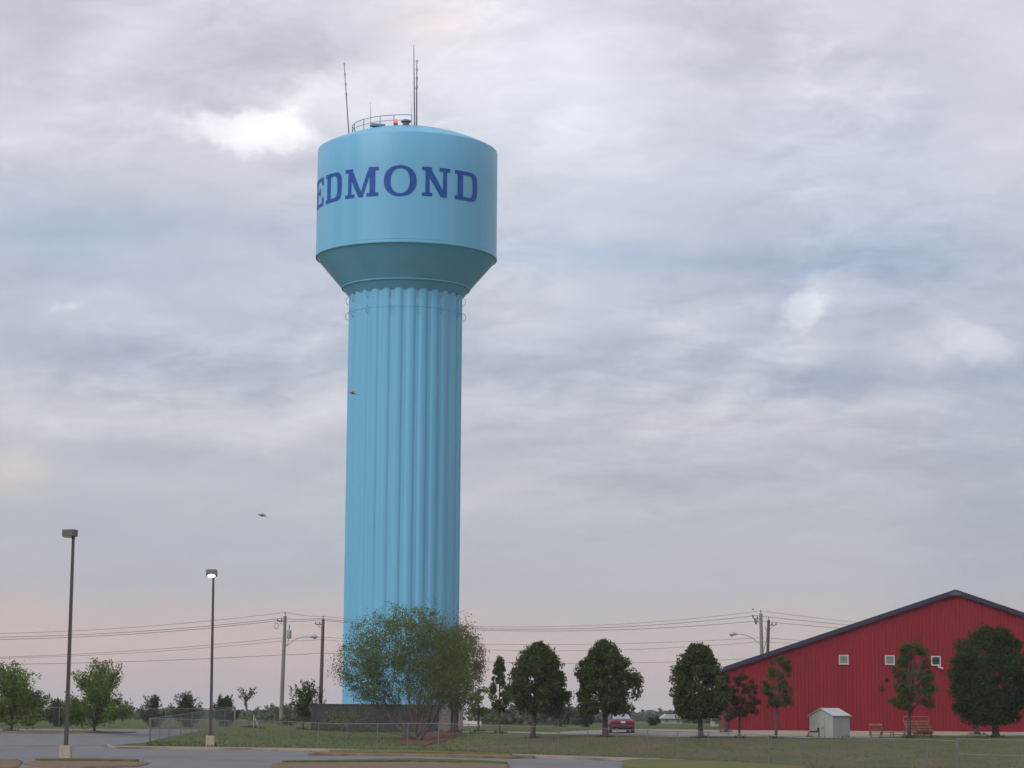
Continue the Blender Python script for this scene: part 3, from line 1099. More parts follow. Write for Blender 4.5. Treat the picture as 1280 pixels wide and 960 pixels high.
def build_enclosure():
    A, B = at(389, 190), at(549, 190)
    z0 = A.z
    top = P(470, 881.5, 190).z
    h = top - z0
    loc = Vector(((A.x + B.x) / 2, 190, z0))
    L_ = B.x - A.x
    r = empty('block_enclosure', loc, 'low dark brown block enclosure at the foot of the water tower', 'wall')
    MB().box((0, 0, h / 2 - .25), (L_, .25, h + .5)).build('front_wall', M['block'], r)
    MB().box((-L_ / 2 + .125, 4.0, h / 2 - .25), (.25, 7.7, h + .5)).build('side_wall', M['block'], r)
    MB().box((0, -.0, h + .04), (L_ + .06, .34, .08)).build('coping', M['block'], r)
    # courses and joints cut as shallow pilasters
    n = 13
    mb = MB()
    for k in range(n):
        x = -L_ / 2 + .4 + (L_ - .8) * k / (n - 1)
        mb.box((x, -.14, h / 2 - .25), (.22, .05, h + .46))
    mb.build('pilaster', M['block'], r)
    MB().box((L_ / 2 + .45, -.05, h / 2 - .2), (.85, .5, h + .5)).build('end_pier', M['block_pale'], r)
    MB().box((L_ / 2 + 1.22, .2, h / 2 - .2), (.62, .12, h + .4)).build('gate_leaf', M['block'], r)
    MB().box((L_ / 2 + 1.72, -.02, h / 2 - .2), (.30, .4, h + .5)).build('gate_pier', M['block_pale'], r)


build_enclosure()

# ------------------------------------------------------------------ chain link fences


def chain_fence(name, label, nodes, post_px, height, group=None, mid_rail=None, sp=.085, wr=.0015):
    """nodes: (px, distance) breakpoints; post_px: columns where posts stand"""
    pu, pd = [n[0] for n in nodes], [n[1] for n in nodes]

    def gp(u):
        d = float(np.interp(u, pu, pd))
        return at(u, d)
    posts = [gp(u) for u in post_px]
    loc = posts[0].copy()
    r = empty(name, loc, label, 'fence', group)
    for k, p in enumerate(posts):
        q = p - loc
        rad = .045 if k in (0, len(posts) - 1) else .026
        MB().tube([q + Vector((0, 0, -.3)), q + Vector((0, 0, height + .04))], rad, 6).build('post', M['fence'], r)
    tops = [p - loc + Vector((0, 0, height - .02)) for p in posts]
    MB().tube(tops, .024, 6).build('top_rail', M['fence'], r)
    if mid_rail:
        MB().tube([p - loc + Vector((0, 0, height * mid_rail)) for p in posts], .024, 6).build('mid_rail', M['fence'], r)
    # woven wire
    P0 = np.array([[*(p - loc)] for p in posts])
    s = np.concatenate([[0], np.cumsum(np.linalg.norm(np.diff(P0[:, :2], axis=0), axis=1))])
    Ltot = s[-1]

    def pos(t):
        return np.stack([np.interp(t, s, P0[:, k]) for k in range(3)], -1)
    t0 = np.arange(0, Ltot - height * .9, sp)
    V = []
    for sgn in (1, -1):
        a, b = (t0, t0 + height * .9) if sgn > 0 else (t0 + height * .9, t0)
        A, B = pos(a), pos(b)
        A[:, 2] += .04
        B[:, 2] += height - .03
        off = np.array([0, .006 * sgn, 0])
        A, B = A + off, B + off
        V.append((A, B))
    mb = MB()
    for A, B in V:
        for a, b in zip(A, B):
            d = (b - a) / np.linalg.norm(b - a)
            n1 = np.cross(d, (0, 1, 0))
            n1 /= np.linalg.norm(n1)
            n2 = np.cross(d, n1)
            i = len(mb.v)
            for e in (a, b):
                for w in (0, 2.0944, 4.1888):
                    mb.v.append(tuple(e + (n1 * math.cos(w) + n2 * math.sin(w)) * wr))
            mb.f += [(i, i + 1, i + 4, i + 3), (i + 1, i + 2, i + 5, i + 4), (i + 2, i, i + 3, i + 5)]
    mb.build('wire_mesh', M['fence'], r, fix=False)
    return r


FRONT = [(187, 155), (300, 147), (400, 141), (600, 136), (800, 135), (1000, 130), (1400, 124)]
fpx = [211, 248.5, 286, 323.5, 361, 398.5, 434, 472, 510, 548.5, 586, 623, 660, 698.4, 734.8, 771.5, 809.5, 847, 885.5, 923.5, 961, 1000.5, 1039.5, 1078, 1118, 1158, 1195]
chain_fence('chain_link_fence', 'long chain link fence running along the foot of the grass slope', FRONT, [187.5] + fpx, 1.5, 'chain link fences')
chain_fence('chain_link_gate', 'chain link gate with a middle rail in front of the round dark tree', FRONT, [1197, 1237.5, 1277.5, 1318], 1.62, None, mid_rail=.5)
chain_fence('chain_link_fence', 'short chain link fence running back from the lawn corner beside the car park', [(187, 155.3), (295, 187)], [188.6, 200, 213, 226, 240, 254, 268, 281, 294], 1.5, 'chain link fences', sp=.085)
chain_fence('chain_link_fence', 'far chain link fence behind the leafy trees beyond the car park', [(-80, 187.3), (300, 187.3)], [-60, -14, 30, 74, 118, 162, 207, 251, 293], 1.5, 'chain link fences')

# ------------------------------------------------------------------ lamps of the car park


def lot_lamp(u0, row0, u1, row1, d, lit, label):
    b = P(u0, row0, d)
    g = Vector((b.x, d, G(b.x, d)))
    t = P(u1, row1, d) - g
    r = empty('lamp_post', g, label, 'lamp post', 'lamp posts of the car park')
    ph = .62
    MB().box((0, 0, ph / 2 - .15), (.50, .50, ph + .3)).build('concrete_base', M['concrete'], r, bevel=.03)
    MB().box((0, 0, ph + .012), (.30, .30, .024)).build('base_plate', M['lamp_brown'], r)
    p0, p1 = Vector((0, 0, ph)), Vector((t.x, t.y, t.z - .40))
    mb = MB()
    n = 4
    vs = []
    for p, w in ((p0, .085), (p1, .06)):
        for sx, sy in ((-1, -1), (1, -1), (1, 1), (-1, 1)):
            vs.append((p.x + sx * w, p.y + sy * w, p.z))
    mb.add(vs, [(3, 2, 1, 0), (4, 5, 6, 7), (0, 1, 5, 4), (1, 2, 6, 5), (2, 3, 7, 6), (3, 0, 4, 7)])
    mb.build('pole', M['lamp_brown'], r)
    if lit:
        hm = Matrix.Rotation(R(28), 3, 'X')
        h = MB().box((t.x - .1, t.y - .08, t.z - .16), (.64, .50, .32), mtx=Matrix.Rotation(R(-14), 3, 'X')).build('lamp_head', M['lamp_head'], r, bevel=.03)
        # bulging lens under the head
        mb = MB()
        vs, fs = [], []
        K, J = 16, 5
        for j in range(J + 1):
            a = math.pi / 2 * j / J
            for k in range(K):
                w = 2 * math.pi * k / K
                vs.append(Vector((.24 * math.cos(a) * math.cos(w), .20 * math.cos(a) * math.sin(w), -.13 * math.sin(a) - .0)))
        for j in range(J):
            for k in range(K):
                fs.append((j * K + k, j * K + (k + 1) % K, (j + 1) * K + (k + 1) % K, (j + 1) * K + k))
        tilt = Matrix.Rotation(R(-26), 3, 'X')
        vs = [tilt @ v + Vector((t.x - .1, t.y - .17, t.z - .305)) for v in vs]
        mb.add(vs, fs)
        mb.build('lens', M['lens_on'], h, smooth=True)
    else:
        h = MB().box((t.x - .16, t.y, t.z - .16), (.58, .44, .32), rz=R(-24)).build('lamp_head', M['lamp_head'], r, bevel=.025)
        MB().box((t.x - .20, t.y - .02, t.z - .345), (.40, .32, .04), rz=R(-24)).build('lens', M['lens_off'], h)
    MB().box((t.x, t.y, t.z - .36), (.14, .14, .12)).build('bracket', M['lamp_brown'], r)
    return r


lot_lamp(82, 948, 92, 662, 108.7, False, 'taller unlit brown lamp post standing on a square concrete base in the car park')
lot_lamp(263, 931, 267, 713, 143, True, 'lamp post with a lit white lamp standing on the grass edge')

# ------------------------------------------------------------------ utility poles and cables


def util_pole(u0, row0, u1, row1, d, m, label, rad, arm=0, transformer=False, crossarm=-1):
    g0 = P(u0, row0, d)
    g = Vector((g0.x, d, G(g0.x, d)))
    t = P(u1, row1, d) - g
    r = empty('utility_pole', g, label, 'utility pole', 'utility poles of the power line')
    MB().tube([(0, 0, -.5), t * .5, t], [rad, rad * .88, rad * .72], 10).build('shaft', M[m], r, smooth=True)
    # pole-top pin and stand-off bracket with insulators
    MB().tube([t, t + Vector((0, 0, .28))], .03, 5).tube([t + Vector((0, 0, .18)), t + Vector((0, 0, .34))], [.07, .05], 6).build('top_insulator', M['lamp_head'], r)
    mb = MB()
    for dz_, L_ in ((-.55, .75), ):
        p = t + Vector((0, 0, dz_))
        mb.tube([p, p + Vector((crossarm * L_, 0, .06))], .045, 5)
        mb.tube([p + Vector((0, 0, -.5)), p + Vector((crossarm * L_ * .8, 0, .03))], .025, 5)
        for q in (.45, 1.0):
            e = p + Vector((crossarm * L_ * q, 0, .05))
            mb.tube([e, e + Vector((0, 0, .13)), e + Vector((0, 0, .24))], [.05, .075, .04], 6)
    mb.build('stand_off_arm', M['dark_steel'], r)
    if arm:
        a0 = t + Vector((0, 0, -3.0 if transformer else -3.1))
        pts, n = [], 12
        Lx = 2.55
        for k in range(n + 1):
            s = k / n
            pts.append(a0 + Vector((arm * Lx * s, 0, 1.05 * math.sin(min(1, s * 1.25) * math.pi / 2))))
        MB().tube(pts, .045, 6).build('lamp_arm', M['steel'], r)
        e = pts[-1]
        h = MB()
        h.tube([e - Vector((arm * .15, 0, 0)), e + Vector((arm * .1, 0, .02)), e + Vector((arm * .38, 0, -.0)), e + Vector((arm * .62, 0, -.04))], [.07, .16, .20, .06], 10)
        h = h.build('street_lamp_head', M['steel'], r, smooth=True)
        MB().lathe([(.17, 0), (.15, -.07), (.08, -.12), (.02, -.13)], 12, tuple(e + Vector((arm * .34, 0, -.13)))).build('lens', M['lens_off'], h)
    if transformer:
        c = t + Vector((.42, -.1, -1.75))
        MB().lathe([(.05, -.42), (.20, -.40), (.22, -.36), (.22, .30), (.24, .32), (.18, .40), (.04, .46)], 14, tuple(c)).build('transformer', M['steel'], r, smooth=True)
        MB().tube([c + Vector((0, 0, .4)), c + Vector((.02, 0, .75)), c + Vector((.02, 0, .9))], [.05, .06, .03], 6).tube([c + Vector((-.05, 0, -.4)), c + Vector((-.1, 0, -.9)), c + Vector((-.3, 0, -1.1))], .025, 5).build('bushing', M['dark_steel'], r)
        k = t + Vector((-.85, 0, -.95))
        MB().tube([k + Vector((.22 * math.cos(a), 0, .28 * math.sin(a))) for a in np.linspace(0, 6.1, 12)], .03, 5).build('wire_coil', M['dark_steel'], r)
    return r, g + t


PD = 232.0
util_pole(351, 905, 356.5, 770, PD, 'pole_grey', 'grey wooden utility pole with transformer and curved street lamp arm pointing right', .21, 1, True)
util_pole(400, 902, 404, 774, PD + 4, 'pole_brown', 'plain brown utility pole standing behind the dark block wall', .20, 0, False)
r3, t3 = util_pole(954.5, 903, 951, 767, PD + 8, 'pole_grey', 'pale utility pole behind the red hall with street lamp arm pointing left', .22, -1, False)
util_pole(957, 903, 960.8, 775, PD + 14, 'pole_brown', 'shorter brown utility pole close behind the pale one by the red hall', .20, 0, False, 1)
# switch gear of the pole behind the hall: its own small parts
gx = P(945, 777, PD + 8) - Vector(r3.location)
MB().tube([gx + Vector((0, 0, -.25)), gx, gx + Vector((-.1, 0, .28))], [.12, .17, .1], 8).tube([gx + Vector((-.25, 0, .6)), gx + Vector((-.4, 0, .55))], .09, 6).tube([gx + Vector((-.3, 0, 1.15)), gx + Vector((-.3, 0, 1.3))], .08, 6).build('cut_out', M['dark_steel'], r3)
MB().tube([gx + Vector((.75, 0, -2.9)), gx + Vector((1.0, 0, -1.9)), gx + Vector((1.02, 0, -.8)), gx + Vector((.9, 0, -.5))], .03, 5).build('service_drop', M['dark_steel'], r3)


def cable(label, pts, r=.02, group='cables of the power line'):
    """pts: (px,row,distance, sag to the next point in metres)"""
    W_ = [P(a, b, c) for a, b, c, _ in pts]
    path = []
    for k in range(len(W_) - 1):
        n = 16
        for q in range(n + (k == len(W_) - 2)):
            s = q / n
            p = W_[k].lerp(W_[k + 1], s)
            p.z -= 4 * pts[k][3] * s * (1 - s)
            path.append(p)
    o0 = path[0].copy()
    o = MB().tube([p - o0 for p in path], r, 5).build('power_cable', M['wire'], None)
    o.location = o0
    tag(o, label, 'cable', group)


yL, y1, y2, y3, yR = 215, PD, PD + 4, PD + 8, 260
cable('topmost thin cable running from pole top to pole top', [(-60, 793, yL, .45), (356.5, 765.5, y1, .1), (404, 770.5, y2, 1.3), (951, 763.5, y3, .5), (1330, 793, yR, 0)], .015)
cable('second cable from the top, held by the pole brackets', [(-60, 797, yL, .45), (353, 772.8, y1, .1), (399, 773, y2, 1.2), (945, 769.5, y3, .4), (1330, 795, yR, 0)], .021)
cable('third cable from the top, just under the pole brackets', [(-60, 800, yL, .45), (350, 775.5, y1, .1), (398, 775, y2, 1.05), (948, 776, y3, .4), (1330, 797, yR, 0)], .021)
cable('fourth cable from the top, at street lamp height', [(-60, 823, yL, .35), (355, 797, y1, .05), (403, 796.5, y2, .7), (952, 797, y3, .3), (1330, 812, yR, 0)], .015)
cable('fifth cable from the top, just below street lamp height', [(-60, 824, yL, .35), (355, 801, y1, .05), (403, 799.5, y2, 1.0), (952, 802, y3, .3), (1330, 816, yR, 0)], .015)
cable('lowest cable crossing between the poles at mid height', [(-60, 831, yL, .2), (354, 818.5, y1, .05), (402, 816, y2, .75), (952, 822.5, y3, .2), (1330, 828, yR, 0)], .019)

# ------------------------------------------------------------------ car


def build_car():
    g = at(774, 160)
    r = empty('parked_car', g, 'red saloon car seen from behind on the driveway', 'car', rz=R(4))
    # local: x across, y forward (away from the viewer), z up
    r.scale = (.95, .95, .90)
    W_ = 1.72
    secs = [  # y, half width low, half width belt, z sill, z belt
        (-2.25, .70, .72, .42, .80), (-2.18, .80, .82, .34, .93), (-1.9, .85, .86, .24, .97), (-1.0, .86, .87, .20, .96), (0.3, .86, .87, .20, .95),
        (1.2, .86, .86, .20, .93), (2.0, .82, .82, .24, .80), (2.3, .70, .70, .36, .66)]
    vs, fs = [], []
    for y, wl, wb, z0, z1 in secs:
        ring = [(-wl * .92, z0), (-wl, z0 + .10), (-wb, z0 + (z1 - z0) * .6), (-wb * .93, z1 - .04), (-wb * .82, z1), (wb * .82, z1), (wb * .93, z1 - .04), (wb, z0 + (z1 - z0) * .6), (wl, z0 + .10), (wl * .92, z0)]
        vs += [(x, y, z) for x, z in ring]
    k = 10
    for i in range(len(secs) - 1):
        for j in range(k):
            fs.append((i * k + j, i * k + (j + 1) % k, (i + 1) * k + (j + 1) % k, (i + 1) * k + j))
    fs += [tuple(range(k)), tuple(range((len(secs) - 1) * k, len(secs) * k))]
    MB().add(vs, fs).build('body', M['car_red'], r, smooth=False, bevel=.03)
    # cabin: roof and pillars
    cab = [(-1.55, .70, .955), (-.80, .57, 1.32), (-.3, .56, 1.36), (.35, .56, 1.34), (1.15, .70, .94)]
    vs, fs = [], []
    for y, w, z in cab:
        vs += [(-w, y, z), (w, y, z)]
    for y, w, z in cab:
        vs += [(-.74, y, .92), (.74, y, .92)]
    n = len(cab)
    for i in range(n - 1):
        fs.append((2 * i, 2 * i + 1, 2 * i + 3, 2 * i + 2))
        fs.append((2 * i, 2 * i + 2, 2 * (n + i) + 2, 2 * (n + i)))
        fs.append((2 * i + 1, 2 * (n + i) + 1, 2 * (n + i) + 3, 2 * i + 3))
    MB().add(vs, fs).build('cabin', M['car_red'], r, bevel=.03)
    q = [(-.64, -1.50, .975), (.64, -1.50, .975), (.52, -.84, 1.30), (-.52, -.84, 1.30)]
    off = Vector((0, -.02, .03))
    b = [Vector(p) + off for p in q]
    t = [p + Vector((0, -.008, .012)) for p in b]
    MB().add(b + t, [(3, 2, 1, 0), (4, 5, 6, 7), (0, 1, 5, 4), (1, 2, 6, 5), (2, 3, 7, 6), (3, 0, 4, 7)]).build('rear_window', M['glass_sky'], r)
    for s in (-1, 1):
        b = [Vector((s * .735, -1.15, .99)), Vector((s * .735, .85, .99)), Vector((s * .60, .30, 1.34)), Vector((s * .60, -.75, 1.34))]
        t = [p + Vector((s * .02, 0, .006)) for p in b]
        MB().add(b + t, [(3, 2, 1, 0), (4, 5, 6, 7), (0, 1, 5, 4), (1, 2, 6, 5), (2, 3, 7, 6), (3, 0, 4, 7)]).build('side_window', M['glass_dark'], r)
        MB().box((s * .52, -2.255, .80), (.40, .06, .15)).build('tail_light', M['car_light'], r, bevel=.015)
        MB().box((s * .93, .72, 1.0), (.16, .1, .12)).build('wing_mirror', M['car_red'], r, bevel=.02)
        for y in (-1.35, 1.35):
            w = MB()
            pr = [(.30 * math.cos(a), .30 * math.sin(a)) for a in np.linspace(0, 2 * math.pi, 24, endpoint=False)]
            w.prism([(y + a, .30 + b_) for a, b_ in pr], 'x', min(s * .68, s * .875), max(s * .68, s * .875))
            w = w.build('wheel', M['car_dark'], r)
            MB().prism([(y + a * .6, .30 + b_ * .6) for a, b_ in pr], 'x', min(s * .876, s * .885), max(s * .876, s * .885)).build('rim', M['chrome'], w)
    MB().box((0, -2.25, .79), (.62, .05, .13)).build('reflector_panel', M['car_light'], r)
    MB().box((0, -2.29, .79), (.32, .03, .15)).build('number_plate', M['plate'], r)
    MB().box((0, -2.27, .50), (1.58, .16, .22)).build('rear_bumper', M['car_bump'], r, bevel=.04)
    MB().tube([(-.45, -2.2, .27), (-.45, -2.34, .27)], .035, 8).build('exhaust', M['chrome'], r)


build_car()

# ------------------------------------------------------------------ trees


def prof_radius(kind, t):
    if kind == 'oak':        # broad below, rounded above
        return .74 + .26 * math.sin(math.pi / 2 * t / .3) if t < .3 else max(.04, math.cos(math.pi / 2 * (t - .3) / .7)) ** .62
    if kind == 'ball':
        return max(0.05, (1 - (2 * t - .9) ** 2 / 1.22)) ** .5
    if kind == 'cone':
        return (1 - t) ** .75 * min(1, .45 + t * 3)
    return 1


def clump_tree(name, label, cat, u, row, d, crown, trunk_r, kind, leaf, nclump, nleaf, lsize, bark='bark', group=None, aspect=.55, flat=1.0, spread=.15, gapy=.0, lean=0.0, nlimb=12):
    """crown = (px left, px right, row top, row bottom) as it stands at distance d"""
    s = d / F
    b = P(u, row, d)
    g = Vector((b.x, d, G(b.x, d)))
    xl, xr = (P(crown[0], 850, d).x - g.x), (P(crown[1], 850, d).x - g.x)
    zt, zb = P(u, crown[2], d).z - g.z, P(u, crown[3], d).z - g.z
    cx, hw = (xl + xr) / 2, (xr - xl) / 2
    root = empty(name, g, label, cat, group)
    cents, rads = [], []
    for k in range(nclump):
        t = random.random() ** 1.15
        a = random.uniform(0, 2 * math.pi)
        rr = hw * prof_radius(kind, t) * (random.uniform(.25, 1.0) ** .55) * .92
        z = zb + (zt - zb) * (.06 + .90 * t)
        wob = 1 + .10 * math.sin(3 * a + u) + .07 * math.sin(5 * a + row) + .10 * math.sin(7 * t + u * 1.7 + a)
        cents.append((cx + math.cos(a) * rr * wob, math.sin(a) * rr * wob * .95, z))
        rads.append(hw * spread * random.uniform(.55, 1.35))
    cents, rads = np.array(cents), np.array(rads)
    idx = rng.integers(0, nclump, nclump * nleaf)
    dv = rng.normal(size=(len(idx), 3))
    dv /= np.linalg.norm(dv, axis=1)[:, None]
    dv *= (rng.uniform(0, 1, len(idx)) ** .45)[:, None]
    dv[:, 2] *= flat
    C = cents[idx] + dv * rads[idx][:, None] * 1.25
    quads_obj('crown', leaf_quads(C, lsize, aspect), LEAF[leaf], root)
    mb = MB()
    top = Vector((cx * .8, 0, zb + (zt - zb) * .72))
    pts = [Vector((0, 0, -.25)), Vector((0, 0, .12)), Vector((cx * .15 + lean * .3, 0, zb * .6 + .1)), Vector((cx * .4, .03, zb + (zt - zb) * .2)), Vector((cx * .6, -.04, zb + (zt - zb) * .45)), top]
    mb.tube(pts, [trunk_r * 1.5, trunk_r * 1.08, trunk_r * .9, trunk_r * .75, trunk_r * .5, trunk_r * .2], 8)
    for k in range(nlimb):
        c = Vector(cents[k % nclump])
        st = pts[2].lerp(pts[4], random.uniform(.35, 1))
        if c.z < st.z:
            st = pts[2].lerp(pts[3], random.uniform(.2, .8))
        mid = st.lerp(c, .5) + Vector((random.uniform(-.1, .1), random.uniform(-.1, .1), .12 * hw))
        mb.tube([st, mid, c], [trunk_r * .38, trunk_r * .26, trunk_r * .08], 5, cap=False)
    mb.build('trunk', M[bark], root, smooth=True, fix=False)
    return root


def grow(mb, tips, p, d, L_, r, lev, maxlev, spread, up, nseg=5, kids=3):
    pts, rads = [p.copy()], [r]
    q, dd = p.copy(), d.normalized()
    for k in range(nseg):
        dd = (dd + Vector((random.gauss(0, .11), random.gauss(0, .11), random.gauss(0, .08) + up * .06))).normalized()
        q = q + dd * (L_ / nseg)
        pts.append(q.copy())
        rads.append(r * (1 - .62 * (k + 1) / nseg))
        if lev >= maxlev - 1:
            tips.append((q.copy(), dd.copy(), (k + 1) / nseg, lev))
        if lev < maxlev and k >= 1:
            for _ in range(kids if k == nseg - 1 else max(1, kids - 1)):
                a = random.uniform(0, 2 * math.pi)
                side = Vector((math.cos(a), math.sin(a), random.uniform(-.25, .6)))
                nd = (dd + side * spread * random.uniform(.6, 1.2)).normalized()
                grow(mb, tips, q, nd, L_ * random.uniform(.48, .66), rads[-1] * .62, lev + 1, maxlev, spread, up, max(3, nseg - 1), kids)
    mb.tube(pts, rads, 5 if lev else 7, cap=False)


def branch_tree(name, label, cat, u, row, d, target, stems, leaf, nleaf, lsize, sig, maxlev=2, spread=.75, up=.6, base_r=.12, bark='bark_grey', kids=2, trunk_h=0.0, fan=.9, group=None, aspect=.5, seed=1, ytilt=.8, dens=None, low=0, fill=None):
    """a tree grown stem by stem; target = (px left, px right, row top) of its outline, to which it is scaled as a whole"""
    random.seed(seed)
    b = P(u, row, d)
    g = Vector((b.x, d, G(b.x, d)))
    xl, xr = P(target[0], 850, d).x - g.x, P(target[1], 850, d).x - g.x
    zt = P(u, target[2], d).z - g.z
    root = empty(name, g, label, cat, group)
    mb, tips = MB(), []
    hw = (xr - xl) / 2
    if trunk_h:
        mb.tube([(0, 0, -.3), (0, 0, trunk_h * .5), (0, 0, trunk_h * 1.05)], [base_r * 1.4, base_r * 1.05, base_r], 7, cap=False)
    for k in range(low):
        a = 2 * math.pi * (k + .5) / low + random.uniform(-.3, .3)
        dr = Vector((math.cos(a) * 1.6, math.sin(a) * 1.6 * ytilt, random.uniform(.35, 1.1)))
        grow(mb, tips, Vector((0, 0, trunk_h * random.uniform(.55, 1.0) if trunk_h else .25)), dr, (zt - trunk_h) * .50, base_r * .5, 0, maxlev, spread, up * .15, 6, kids)
    for k in range(stems):
        a = 2 * math.pi * k / stems + random.uniform(-.4, .4)
        out = fan * (random.uniform(.25, 1.0) if k % 3 else random.uniform(0, .3))
        dr = Vector((math.cos(a) * out, math.sin(a) * out * ytilt, 1.0))
        grow(mb, tips, Vector((random.uniform(-.05, .05), random.uniform(-.05, .05), trunk_h - (.25 if not trunk_h else 0))), dr, (zt - trunk_h) * .66, base_r * (.6 if trunk_h else 1), 0, maxlev, spread, up, 6, kids)
    # fit the whole plant to its real height and spread
    T = np.array([[*t[0]] for t in tips])
    fx0, fx1 = np.percentile(T[:, 0], 1), np.percentile(T[:, 0], 99)
    fz = np.percentile(T[:, 2], 99.6)
    kx = (xr - xl) / max(.1, fx1 - fx0)
    kz = (zt - .1 - trunk_h) / max(.1, fz - trunk_h)

    def fit(V):
        V = np.array(V, float)
        w = np.clip(V[:, 2] / max(.3, trunk_h + (zt - trunk_h) * .35), 0, 1)
        ox = ((xl + xr) / 2 - (fx0 + fx1) / 2 * kx)
        V[:, 0] = V[:, 0] * (1 + (kx - 1) * w) + ox * w
        V[:, 1] = V[:, 1] * (1 + (kx - 1) * w)
        V[:, 2] = np.where(V[:, 2] > trunk_h, trunk_h + (V[:, 2] - trunk_h) * kz, V[:, 2])
        return V
    mb.v = [tuple(v) for v in fit(mb.v)]
    T = fit(T)
    fr = np.array([t[2] for t in tips])
    D = np.array([[*t[1]] for t in tips])
    wgt = np.ones(len(T)) if dens is None else np.array([dens((p[0] - xl) / (xr - xl), p[2] / zt) for p in T])
    idx = rng.choice(len(T), nleaf, p=wgt / wgt.sum())
    s_ = sig * hw * (1.15 - .75 * fr[idx])[:, None]
    C = T[idx] + rng.normal(size=(nleaf, 3)) * s_ + D[idx] * rng.uniform(-.3, .35, nleaf)[:, None] * hw * .12
    C[:, 2] = np.maximum(C[:, 2], .15)
    if fill:      # sprays of foliage through the round of the crown
        fl, fr_, ft, fb = fill['box']
        ax, bx_ = P(fl, 850, d).x - g.x, P(fr_, 850, d).x - g.x
        zt_, zb_ = P(u, ft, d).z - g.z, P(u, fb, d).z - g.z
        cc = []
        while len(cc) < fill['n']:
            v = rng.normal(size=3)
            v *= rng.uniform(.15, 1) ** .4 / (np.abs(v) ** 2.2).sum() ** (1 / 2.2)
            if v[2] < -.2 and abs(v[0]) < .35 and random.random() < .75:
                continue
            hx = (bx_ - ax) / 2
            cc.append(((ax + bx_) / 2 + v[0] * hx * (1.0 if v[2] < .3 else .95), v[1] * hx * .8, (zt_ + zb_) / 2 + v[2] * (zt_ - zb_) / 2))
        cc = np.array(cc)
        n2 = fill['n'] * fill['k']
        ii = rng.integers(0, len(cc), n2)
        rr_ = rng.uniform(.5, 1.3, len(cc)) * fill['r']
        C2 = cc[ii] + rng.normal(size=(n2, 3)) * rr_[ii][:, None] * (.55, .55, .42)
        C2[:, 2] = np.maximum(C2[:, 2], .3)
        C = np.concatenate([C, C2])
        idx = np.concatenate([idx, rng.integers(0, len(D), n2)])
        for c in cc[:60]:
            t0 = T[np.argmin(((T - c * (.8, .8, .85)) ** 2).sum(1))]
            mb.tube([t0, c], [.022, .008], 4, cap=False)
    quads_obj('crown', leaf_quads(C, lsize, aspect, axis=D[idx] * .5), LEAF[leaf], root)
    mb.build('trunk', M[bark], root, smooth=True, fix=False)
    return root


# the big feathery tree in front of the tower and its grey neighbour
branch_tree('feathery_tree', 'wide feathery multi-stemmed tree half covering the foot of the water tower', 'tree', 520, 925, 170, (427, 590, 762), 9, 'mesquite', 15000, .14, .11,
            maxlev=3, spread=.62, up=.55, base_r=.12, kids=2, fan=1.15, seed=5, bark='bark_grey', low=4,
            fill=dict(box=(423, 592, 757, 890), n=520, k=56, r=.50, hole=(500, 560, 868, 930)))
branch_tree('feathery_tree', 'greyer feathery tree behind the right half of the wide one', 'tree', 566, 913, 182, (536, 604, 780), 5, 'mesquite_grey', 6000, .14, .15,
            maxlev=3, spread=.5, up=.7, base_r=.12, kids=2, fan=.55, seed=9, trunk_h=1.6, bark='bark',
            fill=dict(box=(532, 603, 774, 886), n=190, k=60, r=.55))
clump_tree('broadleaf_tree', 'dark low tree tucked beneath the greyer feathery tree beside the block wall', 'tree', 570, 912, 186, (546, 600, 838, 886), .10, 'ball', 'oak', 34, 90, .15, spread=.22)
# round oaks in front of the drive
G_OAK = 'round shade trees along the driveway'
clump_tree('shade_tree', 'dense dark round tree nearest the feathery tree, with a thin conical tree on its left', 'tree', 666, 919, 152, (632, 712, 805, 892), .19, 'oak', 'oak', 230, 120, .18, spread=.155, group=G_OAK)
clump_tree('shade_tree', 'dense dark round tree whose trunk stands just left of the red car', 'tree', 756.5, 920, 152, (715, 797, 802, 894), .19, 'oak', 'oak', 230, 120, .18, spread=.155, group=G_OAK)
clump_tree('shade_tree', 'upright oval dark tree at the left corner of the red hall', 'tree', 876, 923, 150, (835, 910, 805, 900), .17, 'oak', 'oak', 230, 120, .18, spread=.155, group=G_OAK)
clump_tree('shade_tree', 'largest very dark round tree in front of the right part of the red hall', 'tree', 1245, 920, 155, (1181, 1300, 784, 908), .24, 'ball', 'oak_dark', 300, 120, .18, spread=.13)
clump_tree('shade_tree', 'dark tree behind the largest round tree, only its trunk showing beneath', 'tree', 1221, 917, 164, (1182, 1250, 815, 902), .20, 'ball', 'oak_dark', 60, 100, .17)
clump_tree('broadleaf_tree', 'brownish green tree half hidden behind the oval dark tree', 'tree', 908, 916, 172, (888, 924, 838, 902), .12, 'oak', 'pine_rust', 40, 90, .16)
clump_tree('sapling', 'slim pointed dark tree between the feathery tree and the round trees', 'tree', 624, 912, 165, (607, 642, 819, 892), .08, 'cone', 'oak', 60, 85, .16, spread=.20)
clump_tree('sapling', 'small light green tree with a bare forked trunk right of the tower foot', 'tree', 598, 911, 178, (580, 617, 842, 894), .09, 'ball', 'elm', 30, 75, .15, spread=.24)
clump_tree('broadleaf_tree', 'small pale tree far behind the gap between the two round trees', 'tree', 700, 911, 215, (684, 722, 862, 900), .13, 'oak', 'far', 30, 70, .2, spread=.22)
